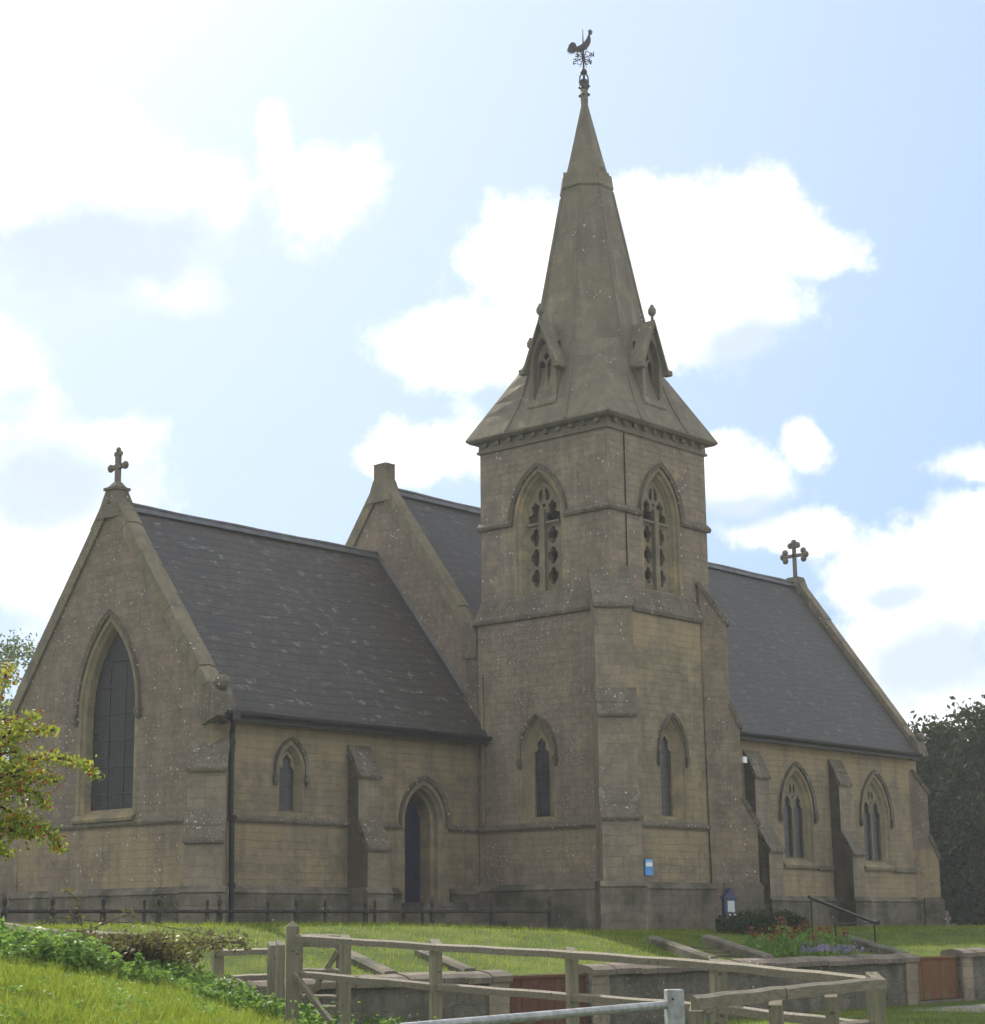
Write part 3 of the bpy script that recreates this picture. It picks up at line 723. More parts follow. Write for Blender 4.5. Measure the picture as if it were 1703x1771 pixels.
# ---- tower
tw = MB()
fTE = east(LX0); fTN = north(LY0); fUE = east(TX0); fUN = north(TY0)
tl = (1.98, 2.69, 4.30, 1.02, R_for(1.02, .86)); tnn = (11.18, 2.69, 4.30, 1.02, R_for(1.02, .86))
tw.face([(-LY1, -.6), (-LY0, -.6), (-LY0, 7.75), (-LY1, 7.75)], [arch(*tl)], fTE)
tw.face([(LX0, -.6), (LX1, -.6), (LX1, 7.75), (LX0, 7.75)], [arch(*tnn)], fTN)
tw.box(LX1-.01, LX1, LY0, LY1, -.6, 7.75); tw.box(LX0, LX1, LY1-.01, LY1, -.6, 7.75)
low = tw.build('tower_wall', M_TOWER, church); low.data.materials.append(M_TOWERN)
for p_ in low.data.polygons:
    if abs(p_.normal.y) > .9: p_.material_index = 1
# weathered set-off between the stages
so_ = MB()
def sq(o_, z, x0=TX0, x1=TX1, y0=TY0, y1=TY1): return [(x0-o_, y0-o_, z), (x1+o_, y0-o_, z), (x1+o_, y1+o_, z), (x0-o_, y1+o_, z)]
so_.loft([sq(.06, 7.66), sq(.15, 7.68), sq(.17, 7.76), sq(.15, 7.80), sq(.0, 8.30), sq(-.05, 8.33)])
so_.build('set_off', M_WEATHER, church)
up = MB()
bw1 = (2.06, 8.34, 10.22, 1.50, R_for(1.50, 1.24)); bw2 = (11.10, 8.34, 10.22, 1.50, R_for(1.50, 1.24))
up.face([(-TY1, 8.2), (-TY0, 8.2), (-TY0, 12.3), (-TY1, 12.3)], [arch(*bw1)], fUE)
up.face([(TX0, 8.2), (TX1, 8.2), (TX1, 12.3), (TX0, 12.3)], [arch(*bw2)], fUN)
fUS = Frame((0, TY1, 0), (1, 0, 0), (0, 0, 1), (0, 1, 0)); fUW = Frame((TX1, 0, 0), (0, 1, 0), (0, 0, 1), (1, 0, 0))
bw3 = (11.05, 8.34, 10.22, 1.50, R_for(1.5, 1.24)); bw4 = (-2.2, 8.34, 10.22, 1.50, R_for(1.5, 1.24))
up.face([(TX0, 8.2), (TX1, 8.2), (TX1, 12.3), (TX0, 12.3)], [arch(*bw3)], fUS)
up.face([(TY0, 8.2), (TY1, 8.2), (TY1, 12.3), (TY0, 12.3)], [arch(*bw4)], fUW)
# inner faces so that the belfry has thickness and a dark inside
for fr_, a0, a1, b_ in ((fUE, -TY1, -TY0, bw1), (fUN, TX0, TX1, bw2), (fUS, TX0, TX1, bw3), (fUW, TY0, TY1, bw4)):
    ho = arch(*b_, .30, .05)
    up.face([(a0+.02, 8.2), (a1-.02, 8.2), (a1-.02, 12.3), (a0+.02, 12.3)], [ho], fr_, -.55)
upo = up.build('belfry_wall', M_TOWER, church)
fb = MB(); fb.box(TX0+.1, TX1-.1, TY0+.1, TY1-.1, 8.1, 8.2); fb.box(TX0+.1, TX1-.1, TY0+.1, TY1-.1, 12.2, 12.3); fb.build('belfry_floor', M_DARK, church)
def belfry(fr, spec):
    cx, sill, spring, w, R = spec; ins = .19; dep = .28
    o = surround(church, fr, cx, sill, spring, w, R, [(-.08, -.0, .006), (0, 0, .006), (.03, .0, -.05), (.10, .0, -.10), (.11, .0, -.13), (.15, .01, -.18), (ins, .02, -.24), (ins, .02, -.60)], M_DRESS, 'belfry_window')
    inner = arch(cx, sill, spring, w, R, ins, .02); iw = w-2*ins
    holes = []; lw = iw/2-.13
    for s_ in (-1, 1):
        x = cx+s_*(iw/4-.002)
        holes.append(cusped(x, spring-.08, spring+.10, lw+.05, (lw+.05)*.95, .40))
        for k in range(3): holes.append([(x+(a-x)*.86, (spring-.42-k*.53)+(b_-(spring-.42-k*.53))*1.14) for a, b_ in foil(x, spring-.42-k*.53, .172, 4, pi/2, 5, .55)])
    for s_ in (-1, 1):
        x = cx+s_*.115; z0 = spring+.50
        holes.append([(x-.075, z0+.06), (x, z0-.03), (x+.075, z0+.06), (x+.065, z0+.24-.05*s_), (x-s_*.03, z0+.33), (x-.065, z0+.24+.05*s_)])
    holes.append(foil(cx, spring+.38, .045, 4))
    pl = MB(); pl.plate(inner, [h for h in holes], fr, -dep+.06, -dep-.06); pl.build('pierced_tracery', M_TRACERY, o)
    mu = MB(); mu.box(cx-.085, cx+.085, sill+.02, spring+.24, -dep+.08, -dep+.17, fr); mu.build('mullion', M_TRACERY, o)
    mu = MB(); mu.box(cx-iw/2+.01, cx+iw/2-.01, spring-.12, spring-.06, -dep+.095, -dep+.14, fr); mu.build('transom', M_TRACERY, o)
    # hood joins the string course
    hood(o, fr, cx, spring, w, R, M_WEATHER, gap=.10, th=.10, proj=.10, drop=.0, stops=False)
    return o
for fr_, b_ in ((fUE, bw1), (fUN, bw2), (fUS, bw3), (fUW, bw4)): belfry(fr_, b_)
for fr_, a0, a1, b_ in ((fUE, -TY1, -TY0, bw1), (fUN, TX0, TX1, bw2)):
    cx, hw = b_[0], b_[3]/2+.10
    band(upo, fr_, a0-.07, cx-hw, 10.26, .10, .11); band(upo, fr_, cx+hw, a1+.07, 10.26, .10, .11)
band(low, fTE, -LY1+.05, -LY0, 2.52); band(low, fTN, LX0, LX1, 2.52)
plinth(church, fTE, -LY1, -LY0+.1, 1.0, mat=M_PLINTH); plinth(church, fTN, LX0-.1, LX1, 1.0, mat=M_PLINTH)
lancet(fTE, tl, glassm=M_GLASS, ins=.25, dep=.17, gap=.03, drop=.12); lancet(fTN, tnn, glassm=M_GLASS, ins=.23, dep=.24, gap=.03, drop=.12)
# cornice with little corbels
co = MB(); co.loft([sq(-.02, 12.22), sq(.06, 12.22), sq(.07, 12.27), sq(.03, 12.31), sq(.02, 12.50), sq(.20, 12.50), sq(.27, 12.56), sq(.27, 12.60), sq(.2, 12.62)])
cor = co.build('cornice', M_SPIRE, church)
cb = MB()
for k in range(10):
    t = .25+k*(4.2-.5)/9
    for fr_, a0 in ((fUE, -TY1), (fUN, TX0)):
        cb = MB(); cb.box(a0+t-.06, a0+t+.06, 12.38, 12.505, .01, .11, fr_); cb.build('corbel', M_SPIRE, cor)

# cables and pipes on the tower
ca = MB(); ca.tube([(9.63, TY0-.02, 12.2), (9.63, TY0-.02, 8.35), (9.60, TY0-.20, 7.75), (9.60, LY0-.02, 7.6), (9.60, LY0-.02, 2.6), (9.62, LY0-.12, 2.5), (9.64, LY0-.02, 2.4), (9.64, LY0-.02, 1.2), (9.64, LY0-.17, .95), (9.64, LY0-.17, .1)], .017, 6)
ca.build('lightning_cable', M_RUST, church)
pp = MB(); pp.tube([(LX0-.05, -.20, 6.4), (LX0-.05, -.20, 2.62)], .035, 6); pp.build('wall_pipe', M_DRESS, church)

# ---- buttresses
def buttress(origin, out, width, prof, back=.35, mat=None, mat2=None):
    """prof: (projection, height) pairs from the ground up; the weatherings carry a drip lip"""
    o2 = np.array((origin[0], origin[1], 0.)); n = unit((out[0], out[1], 0)); u_ = np.array((-n[1], n[0], 0))
    fr = Frame(o2, n, (0, 0, 1), u_)
    poly = [(-back, -.6)]+prof+[(-back-.1, prof[-1][1])]
    mb = MB(); mb.prism(poly, fr, -width/2, width/2)
    o = mb.build('buttress', mat or M_BUTT, church)
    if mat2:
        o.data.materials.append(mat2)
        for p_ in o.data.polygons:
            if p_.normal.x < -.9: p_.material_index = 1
    # capping stones on each slope
    for (p0, z0), (p1, z1) in zip(prof, prof[1:]):
        if p1 < p0-.1 and z1 > z0+.1:
            n_st = 2 if (z1-z0) > .3 else 1
            for k in range(n_st):
                a = k/n_st; b_ = (k+1)/n_st
                pa, za, pb, zb = p0+(p1-p0)*a, z0+(z1-z0)*a, p0+(p1-p0)*b_, z0+(z1-z0)*b_
                q = [(pa+.07, za-.06), (pa+.08, za+.0), (pa+.06, za+.06), (pb+.03, zb+.07), (pb-.04, zb-.0), (pa-.02, za-.03)]
                cp = MB(); cp.prism(q, fr, -width/2-.035, width/2+.035); cp.build('weathering', M_WEATHER, o)
    bp_ = MB(); z = prof[0][1] if prof[0][0] < prof[1][0] else prof[1][1]
    return o, fr
def butt_plinth(par, fr, width, proj, z, pr=.08):
    mb = MB(); w2 = width/2+pr
    poly = [(-.1, -.6), (proj+pr, -.6), (proj+pr, z-.04), (proj+pr+.03, z), (proj-.0, z+.13), (-.1, z+.13)]
    mb.prism(poly, fr, -w2, w2); return mb.build('buttress_plinth', M_PLINTH, par)
def bt(origin, out, width, prof, pz, mat=None, mat2=None):
    o, fr = buttress(origin, out, width, prof, mat=mat, mat2=mat2); butt_plinth(o, fr, width, prof[0][0], pz)
TB = [(.86, -.6), (.86, 2.58), (.50, 3.22), (.50, 5.02), (.27, 5.60), (.27, 7.68), (-.50, 8.72)]
bt((LX0, LY0), (-1, -1), .93, TB, 1.0)
bt((LX1, LY0), (1, -1), .93, [(max(p_-.04, -.5), z_) for p_, z_ in TB], 1.0, M_TOWER)
bt((0, 0), (-1, -1), .82, [(.80, -.6), (.80, 1.98), (.42, 2.62), (.42, 3.52), (-.25, 4.15)], .9)
bt((0, WC), (-1, 1), .82, [(.80, -.6), (.80, 1.98), (.42, 2.62), (.42, 3.52), (-.25, 4.15)], .9)
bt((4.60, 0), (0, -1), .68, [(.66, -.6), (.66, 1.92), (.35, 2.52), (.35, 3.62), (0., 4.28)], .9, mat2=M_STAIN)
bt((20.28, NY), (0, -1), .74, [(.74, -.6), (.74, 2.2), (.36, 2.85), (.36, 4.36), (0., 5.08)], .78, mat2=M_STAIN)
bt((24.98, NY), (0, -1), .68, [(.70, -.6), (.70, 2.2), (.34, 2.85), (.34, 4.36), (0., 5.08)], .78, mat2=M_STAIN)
bt((NX1, NY), (1, -1), .74, [(.48, -.6), (.48, 2.2), (.22, 2.9), (.22, 4.35), (-.25, 5.05)], .78, M_GABLE)

# ---- spire
AX, AY = (TX0+TX1)/2, (TY0+TY1)/2
HW = 2.1
prof = [(12.60, 2.37), (12.9, 2.20), (13.25, 2.03), (13.6, 1.90), (14.0, 1.775), (14.45, 1.655), (15.0, 1.53), (15.5, 1.43), (16.0, 1.33), (19.55, .66)]
sp = MB(); rings = []
for z, w_ in prof:
    t = min(1, (z-12.6)/2.2); c = w_*.42
    cut = max((w_+c)/2, 2.37-(2.37-1.17)*t)       # corner vertex slides in to the octagon's edge
    if t >= 1: cut = (w_+c)/2
    r_ = []
    for qx, qy in ((1, 1), (-1, 1), (-1, -1), (1, -1)):
        a = (AX+qx*w_, AY+qy*c, z); b_ = (AX+qx*cut, AY+qy*cut, z); d_ = (AX+qx*c, AY+qy*w_, z)
        r_ += [a, b_, d_] if qx*qy > 0 else [d_, b_, a]
    rings.append(r_)
sp.loft(rings)
# the band with its little gablets, then the top
def octo(w_, z):
    c = w_*.414; r_ = []
    for qx, qy in ((1, 1), (-1, 1), (-1, -1), (1, -1)):
        a = (AX+qx*w_, AY+qy*c, z); d_ = (AX+qx*c, AY+qy*w_, z); r_ += [a, d_] if qx*qy > 0 else [d_, a]
    return r_
spo = sp.build('spire', M_SPIRE, church)
sp2 = MB(); sp2.loft([octo(.655, 19.54), octo(.705, 19.60), octo(.655, 19.97), octo(.57, 20.01)]+[octo(.56+(.09-.56)*t, 20.0+(22.15-20.0)*t) for t in (.25, .5, .75, 1)]+[octo(.10, 22.3), octo(.095, 22.62)], caps=True)
for k in range(8):
    a = pi/4*k; n = (cos(a), sin(a), 0); fr = Frame((AX, AY, 0), (-n[1], n[0], 0), (0, 0, 1), n)
    for w_, z in ((.62, 19.98),):
        sp2.prism([(-.20, z-.25), (.20, z-.25), (0, z+.20)], fr, .44, .625)
sp2.build('spire_top', M_SPIRE, spo)
rb = MB()
for qx in (-1, 1):
    for qy in (-1, 1):
        for sw in (0, 1):
            pts = []
            for z, w_ in prof[:-1]+[(17.7, 1.01), (19.5, .67)]:
                c = w_*(.42 if z < 15.9 else .414); pts.append((AX+qx*(c if sw else w_), AY+qy*(w_ if sw else c), z))
            rb.tube(pts, .04, 5)
rb.build('spire_roll', M_SPIRE, spo)
fi = MB()
fi.lathe([(.095, 22.6), (.13, 22.66), (.11, 22.7), (.13, 22.78), (.15, 22.84), (.10, 22.88), (.10, 22.90)], AX, AY, 8)
for k in range(4):
    a = pi/4+k*pi/2; fi.tube([(AX+.12*cos(a), AY+.12*sin(a), 22.86), (AX+.11*cos(a), AY+.11*sin(a), 23.0), (AX+.03*cos(a), AY+.03*sin(a), 23.16)], .022, 5)
for k in range(4):
    for z in (22.45, 22.70): a = k*pi/2+.4; fi.ball((AX+.12*cos(a), AY+.12*sin(a), z), .05, 6)
fi.build('finial', M_VANE, spo)

# lucarnes: one on each side of the spire
def lucarne(n, label=None):
    n = np.array(n, float); u_ = np.cross((0, 0, 1), n); fr = Frame((AX, AY, 0), u_, (0, 0, 1), n)
    zb, ze_, zt = 13.28, 14.32, 15.50; w_ = .44; c1 = 2.03
    ot = [(-w_, zb), (w_, zb), (w_, ze_), (0, zt-.12), (-w_, ze_)]
    ho = arch(0, zb+.12, ze_-.02, .60, R_for(.60, .70))
    mb = MB(); mb.face(ot, [ho], fr, c1)
    mb.loft([[fr.P(a, b_, c1) for a, b_ in ho], [fr.P(a, b_, c1-.26) for a, b_ in ho]])
    for s_ in (-1, 1): mb.add([fr.P(s_*w_, zb, c1), fr.P(s_*w_, ze_, c1), fr.P(s_*w_, ze_, 1.2), fr.P(s_*w_, zb, 1.2)], [(0, 1, 2, 3)])
    mb.loft([[fr.P(a, zb-.12, c1+.07), fr.P(a, zb-.08, c1+.08), fr.P(a, zb+.10, c1), fr.P(a, zb-.3, c1-.1)] for a in (-w_-.02, w_+.02)], caps=True)
    o = mb.build('lucarne', M_SPIRE, spo)
    tr_ = MB(); tr_.plate(arch(0, zb+.12, ze_-.02, .60, R_for(.60, .70)), [arch(s_*.145, zb+.16, ze_-.05, .225, .225) for s_ in (-1, 1)]+[foil(0, ze_+.22, .08, 4)], fr, c1-.18, c1-.25)
    dk = MB(); dk.prism([(-.34, zb+.1), (.34, zb+.1), (.34, zt-.55), (-.34, zt-.55)], fr, c1-.34, c1-.36); dk.build('dark_opening', plain('shadowed_recess', (.03, .028, .025)), spo)  # flat dark sheet: the shade inside the opening is put into its colour
    rf = MB()
    for s_ in (-1, 1):
        e_ = (s_*(w_+.13), ze_-.12); a_ = (0, zt)
        rf.loft([[fr.P(*e_, c1+.12), fr.P(*a_, c1+.12), fr.P(0, zt-.10, c1+.12), fr.P(e_[0]-s_*.04, e_[1]-.09, c1+.12)],
                 [fr.P(*e_, 1.25), fr.P(*a_, 1.15), fr.P(0, zt-.10, 1.15), fr.P(e_[0]-s_*.04, e_[1]-.09, 1.25)]], caps=True)
        rf.box(e_[0]-.09, e_[0]+.09, e_[1]-.10, e_[1]+.03, c1-.05, c1+.16, fr)
    p = fr.P(0, zt, c1+.04)
    rf.tube([p, p+(0, 0, .14)], .04, 6); rf.ball(p+np.array((0, 0, .24)), .11, 6, (1, 1, 1.3)); rf.ball(p+np.array((0, 0, .38)), .05, 6)
    tr_.v += []
    for q in (tr_,):
        base = len(rf.v); rf.v += q.v; rf.f += [tuple(base+i for i in f) for f in q.f]
    me_o = rf
    me_o.build('lucarne_roof', M_SPIRE, spo)
for n in ((-1, 0, 0), (0, -1, 0), (1, 0, 0), (0, 1, 0)): lucarne(n)

# weather vane
vp = thing('weathervane', 'dark cockerel weathervane with scrolled compass arms on top of the spire', 'weathervane', (AX, AY, 22.9))
def loc(mb, name, mat, par, org):
    mb.v = [(x-org[0], y-org[1], z-org[2]) for x, y, z in mb.v]; return mb.build(name, mat, par)
VO = (AX, AY, 22.9)
rod = MB(); rod.tube([(AX, AY, 22.9), (AX, AY, 24.0)], .03, 6); rod.tube([(AX, AY, 24.0), (AX-.0, AY, 24.42)], [.022, .008], 6); rod.ball((AX, AY, 23.14), .10, 8)
loc(rod, 'rod', M_VANE, vp, VO)
va = unit((.655, -.754, 0)); frv = Frame((AX, AY, 23.86), va, (0, 0, 1), np.cross(va, (0, 0, 1)))
s = 1/62.*1.0
pts = [(350, 640), (372, 560), (400, 490), (445, 450), (490, 455), (520, 490), (530, 535), (570, 520), (620, 490), (670, 440), (710, 380), (735, 320), (745, 290), (735, 240), (760, 215), (800, 208), (795, 235), (822, 255), (800, 270), (805, 305), (780, 300), (770, 340), (785, 400), (780, 450), (750, 520), (700, 580), (650, 615), (600, 638), (550, 630), (510, 605), (500, 640), (470, 670), (460, 640), (440, 690), (425, 640), (400, 680), (395, 625), (370, 665), (375, 600)]
ck = MB(); ck.prism([((x-645)/9.84/65., (560-y)/9.84/65.) for x, y in pts], frv, -.02, .02)
loc(ck, 'cockerel', M_VANE, vp, VO)
arms = MB()
ax1 = unit((.62, -.70, .0)); 
LET = {'N': [((-1, -1), (-1, 1)), ((-1, 1), (1, -1)), ((1, -1), (1, 1))], 'S': [((1, 1), (-1, 1)), ((-1, 1), (-1, 0)), ((-1, 0), (1, 0)), ((1, 0), (1, -1)), ((1, -1), (-1, -1))],
       'E': [((-1, -1), (-1, 1)), ((-1, 1), (1, 1)), ((-1, 0), (.6, 0)), ((-1, -1), (1, -1))], 'W': [((-1, 1), (-.5, -1)), ((-.5, -1), (0, .3)), ((0, .3), (.5, -1)), ((.5, -1), (1, 1))]}
for L_, n in (('N', (0, -1, 0)), ('E', (-1, 0, 0)), ('S', (0, 1, 0)), ('W', (1, 0, 0))):
    n = np.array(n, float); c0 = np.array((AX, AY, 23.56))
    arms.tube([c0, c0+n*.27], .016, 5)
    u2 = np.cross(n, (0, 0, 1.)) if False else n
    for a, b_ in LET[L_]:
        arms.tube([c0+n*(.31+a[0]*.045)+np.array((0, 0, a[1]*.07)), c0+n*(.31+b_[0]*.045)+np.array((0, 0, b_[1]*.07))], .018, 4)
    for sz in (-1, 1):
        arms.tube([c0+n*(.04+.09*(1-cos(t)))+np.array((0, 0, sz*(.03+.12*sin(t)))) for t in np.linspace(0, pi, 8)], .011, 4)
        arms.tube([c0+n*(.05+.05*(1-cos(t)))+np.array((0, 0, sz*(.05+.20*sin(t/2)))) for t in np.linspace(0, pi*1.4, 8)], .010, 4)
loc(arms, 'compass_arms', M_VANE, vp, VO)

# ---- gable crosses and the stump on the nave gable
def cross_e():
    base = MB()
    z = ZR-.02
    base.hexa([(-.1, RY-.46, z-.34), (.46, RY-.46, z-.34), (.46, RY+.46, z-.34), (-.1, RY+.46, z-.34), (-.04, RY-.19, z+.34), (.34, RY-.19, z+.34), (.34, RY+.19, z+.34), (-.04, RY+.19, z+.34)])
    base.box(-.08, .38, RY-.23, RY+.23, z+.34, z+.41); base.hexa([(-.02, RY-.18, z+.41), (.32, RY-.18, z+.41), (.32, RY+.18, z+.41), (-.02, RY+.18, z+.41), (.09, RY-.07, z+.56), (.23, RY-.07, z+.56), (.23, RY+.07, z+.56), (.09, RY+.07, z+.56)])
    o = base.build('gable_cross', M_WEATHER, church)
    c = MB(); x = .16; t = z+.5
    c.beam((x, RY, t), (x, RY, t+.78), .11, .11, (1, 0, 0)); c.beam((x, RY-.24, t+.44), (x, RY+.24, t+.44), .10, .10)
    for dy in (-.28, .28): c.ball((x, RY+dy, t+.44), .10, 10, (.7, 1, 1))
    for dy, dz in ((0, .86), (-.08, .76), (.08, .76)): c.ball((x, RY+dy, t+dz), .07, 8, (.8, 1, 1))
    c.build('cross', M_WEATHER, o)
cross_e()
def cross_w():
    z = NR-.10; x = 30.08; base = MB()
    base.hexa([(29.78, NRY-.42, z-.30), (30.38, NRY-.42, z-.30), (30.38, NRY+.42, z-.30), (29.78, NRY+.42, z-.30), (29.88, NRY-.24, z+.35), (30.28, NRY-.24, z+.35), (30.28, NRY+.24, z+.35), (29.88, NRY+.24, z+.35)])
    o = base.build('gable_cross', M_WEATHER, church); c = MB(); t = z+.33; ctr = t+.82
    c.beam((x, NRY, t), (x, NRY, ctr+.4), .11, .11, (1, 0, 0)); c.beam((x, NRY-.42, ctr), (x, NRY+.42, ctr), .11, .11)
    for ay, az_ in ((1, 0), (-1, 0), (0, 1)):
        for k in (-1, 0, 1):
            r_ = .42 if k == 0 else .32
            py = ay*r_+az_*k*.15; pz = az_*r_+abs(ay)*k*.15
            c.ball((x, NRY+py+ay*.06, ctr+pz+az_*.06), .12, 8, (.8, 1, 1))
    c.build('cross', M_WEATHER, o)
cross_w()
st = MB(); z = NR+.05
st.hexa([(8.90, NRY-.46, z-.45), (9.38, NRY-.46, z-.45), (9.38, NRY+.46, z-.45), (8.90, NRY+.46, z-.45), (8.94, NRY-.25, z+.18), (9.32, NRY-.25, z+.18), (9.32, NRY+.25, z+.18), (8.94, NRY+.25, z+.18)])
st.box(8.955, 9.305, NRY-.235, NRY+.235, z+.18, z+.62)
st.hexa([(8.93, NRY-.27, z+.62), (9.33, NRY-.27, z+.62), (9.33, NRY+.27, z+.62), (8.93, NRY+.27, z+.62), (9.09, NRY-.08, z+.69), (9.17, NRY-.08, z+.69), (9.17, NRY+.08, z+.69), (9.09, NRY+.08, z+.69)])
st.build('gable_chimney', M_COPING, church)

# ------------------------------------------------------------------ plants: many small leaves
def leaves(P, size, mat, name, parent=None, up=0., aspect=.55, droop=0., nrm=None):
    """one rhombic leaf at each point, turned at random"""
    N = len(P); a = rng.normal(size=(N, 3)); a[:, 2] = a[:, 2]*(1-up)-droop
    a /= np.linalg.norm(a, axis=1)[:, None]
    b = rng.normal(size=(N, 3)); b -= (b*a).sum(1)[:, None]*a; b /= np.linalg.norm(b, axis=1)[:, None]
    c = np.cross(a, b)
    s_ = size*(.6+.8*rng.random(N))[:, None]
    V = np.stack([P-a*s_*.5, P+b*s_*aspect*.5+c*s_*.08, P+a*s_*.5, P-b*s_*aspect*.5+c*s_*.08], 1)
    return quads(name, V, 4, mat, parent)
def blades(P, h, w, mat, name, lean=.35):
    N = len(P); ang = rng.random(N)*2*pi; u_ = np.stack([np.cos(ang), np.sin(ang), 0*ang], 1)
    hh = (h*(.5+rng.random(N)))[:, None] if np.isscalar(h) else (h*(.5+rng.random(N)))[:, None]
    ln = rng.normal(size=(N, 3))*lean; ln[:, 2] = 1
    tip = P+ln*hh
    V = np.stack([P-u_*w/2, P+u_*w/2, tip], 1)
    return quads(name, V, 3, mat)

# grass: short blades over the turf one can see, denser near
def cam_xy(d, lat): return CAM[0]+d*cos(_y)+lat*sin(_y), CAM[1]+d*sin(_y)-lat*cos(_y)
def grass_patch(n, dr, xr, h, w, keep, name):
    d = dr[0]+(dr[1]-dr[0])*rng.random(n)**.9; x = xr[0]+(xr[1]-xr[0])*rng.random(n); lat = (x-CX)/F*d
    X, Y = cam_xy(d, lat); k = keep(X, Y); X, Y, d = X[k], Y[k], d[k]
    P = np.stack([X, Y, H(X, Y)-.005], 1)
    cl = .55+.9*(.5+.5*noise2(X*3, Y*3))*rng.random(len(X))
    return tag(blades(P, h*cl, w, M_GRASS, name), 'short bright green grass growing on the field and churchyard', 'grass', kind='stuff')
grass_patch(150000, (10.5, 27), (-40, 800), .075, .006, lambda X, Y: Y < WY-.3, 'field_grass')
grass_patch(60000, (26, 50), (-20, 1200), .09, .012, lambda X, Y: (Y > WY+.3) & (Y < -1.0) & (X < 8.5), 'lawn_grass')
grass_patch(30000, (34, 62), (1040, 1720), .08, .014, lambda X, Y: (Y > WY+.3) & (Y < -1.0), 'lawn_grass')
grass_patch(30000, (12, 42), (1000, 1720), .08, .010, lambda X, Y: (Y < WY-.3) & ((X < 8.2) | (Y > -12.4)), 'lane_grass')

def weeds():
    pts = []
    for _ in range(420):
        d = random.uniform(11, 26); x = random.uniform(-40, 560); lat = (x-CX)/F*d; X, Y = cam_xy(d, lat)
        if Y > WY-.6: continue
        z = float(H(X, Y)); s_ = random.uniform(.04, .12)
        for _ in range(random.randint(8, 26)): pts.append((X+random.gauss(0, s_), Y+random.gauss(0, s_), z+random.uniform(.01, .07)))
    for X, Y in [tuple(cam_xy(d, (x-CX)/F*d)) for x, d in ((520, 23.6), (640, 23.), (690, 23.4), (745, 22.), (590, 23.5), (560, 22.6))]:
        z = float(H(X, Y))
        for _ in range(200): pts.append((X+random.gauss(0, .16), Y+random.gauss(0, .16), z+abs(random.gauss(0, .22))))
    o = leaves(np.array(pts), .045, M_NETTLE, 'weeds', up=.5, aspect=.6)
    tag(o, 'small broad-leaved weeds scattered in the field grass and round the fence foot', 'weeds', kind='stuff')
weeds()
def tufts():
    P = []
    for _ in range(260):
        d = random.uniform(11, 26); x = random.uniform(-40, 620); X, Y = cam_xy(d, (x-CX)/F*d)
        if Y > WY-.5: continue
        for _ in range(40): P.append((X+random.gauss(0, .05), Y+random.gauss(0, .05), 0))
    for x, d in ((368, 27), (395, 26.5), (470, 25.4), (500, 24.2), (520, 24), (600, 23.8), (755, 22.4), (990, 20.3)):
        X, Y = cam_xy(d, (x-CX)/F*d)
        for _ in range(160): P.append((X+random.gauss(0, .12), Y+random.gauss(0, .12), 0))
    P = np.array(P); P[:, 2] = H(P[:, 0], P[:, 1])-.01
    tag(blades(P, .17, .007, M_GRASS, 'grass_tufts', .45), 'longer tufts of grass in the field and round the fence posts', 'grass', kind='stuff')
tufts()
# nettles under the wall
def nettles():
    pts = []; st = MB()
    for k in range(1700):
        x = random.uniform(-30, 700); 
        yy = random.uniform(-13.6, -11.75)
        X = float(on(1, x, 1700, yy)[0]); 
        dens = 1 if X < -6.8 else .25
        if random.random() > dens: continue
        z0 = float(H(X, yy)); 
        hh = random.uniform(.20, .44)
        if X < -7: hh *= .8+.3*sin(X*1.7+yy)
        for j in range(9):
            t = (j+1)/9; a = random.random()*6.3; r_ = .11*(1.15-t)
            for q in (0, pi): pts.append((X+r_*cos(a+q), yy+r_*sin(a+q), z0+hh*t))
    o = leaves(np.array(pts), .085, M_NETTLE, 'nettles', up=.7)
    tag(o, 'bank of green nettles along the foot of the churchyard wall', 'nettles', kind='stuff')
nettles()
def bramble():
    t = thing('bramble_bush', 'brownish bramble bush sprawling over the raised end of the churchyard wall', 'bramble', (-11.6, -11.8, -.4))
    org = np.array((-11.6, -11.8, -.4)); pts = []; st = MB()
    for k in range(26):
        x0 = random.uniform(-13.3, -10.3); p = np.array((x0, -11.7-random.random()*.4, -.45)); d = np.array((random.uniform(-.9, .9), random.uniform(-.6, .2), 1.)); L = [p]
        v = d*.105
        for j in range(9):
            p = p+v; v = v+np.array((random.uniform(-.02, .02), random.uniform(-.02, .0), -.016)); L.append(p)
        st.tube(np.array(L)-org, .006, 4)
        for q in L[2:]:
            for _ in range(12): pts.append(q+np.array([random.gauss(0, .07) for _ in range(3)]))
    for k in range(3000):
        x0 = random.gauss(-11.5, .6); top = .02 if x0 < -10.9 else .02-.62*min(1, (x0+10.9))
        pts.append(np.array((x0, -11.78-abs(random.gauss(0, .16)), top+.04-abs(random.gauss(0, .26)))))
    for path in (((-13.2, -12.0, .05), (-12.6, -12.0, .28), (-12.0, -12.1, .22), (-11.2, -12.0, .20), (-10.2, -12.0, .05), (-9.6, -12.05, -.02)), ((-12.2, -12.0, .1), (-12.3, -12.0, .5), (-12.5, -12.0, .62)), ((-13.0, -12., 0), (-12.2, -12.1, .12), (-11.6, -12.1, .3), (-11.4, -12.1, .34))):
        st.tube([np.array(p)-org for p in path], .005, 5)
        for a, b_ in zip(path, path[1:]):
            for _ in range(14): pts.append(np.array(a)+(np.array(b_)-np.array(a))*random.random()+np.array([random.gauss(0, .04) for _ in range(3)]))
    leaves(np.array(pts)-org, .06, M_BRAMBLE, 'foliage', t, aspect=.7)
    st.build('stem', M_BARK, t)
bramble()

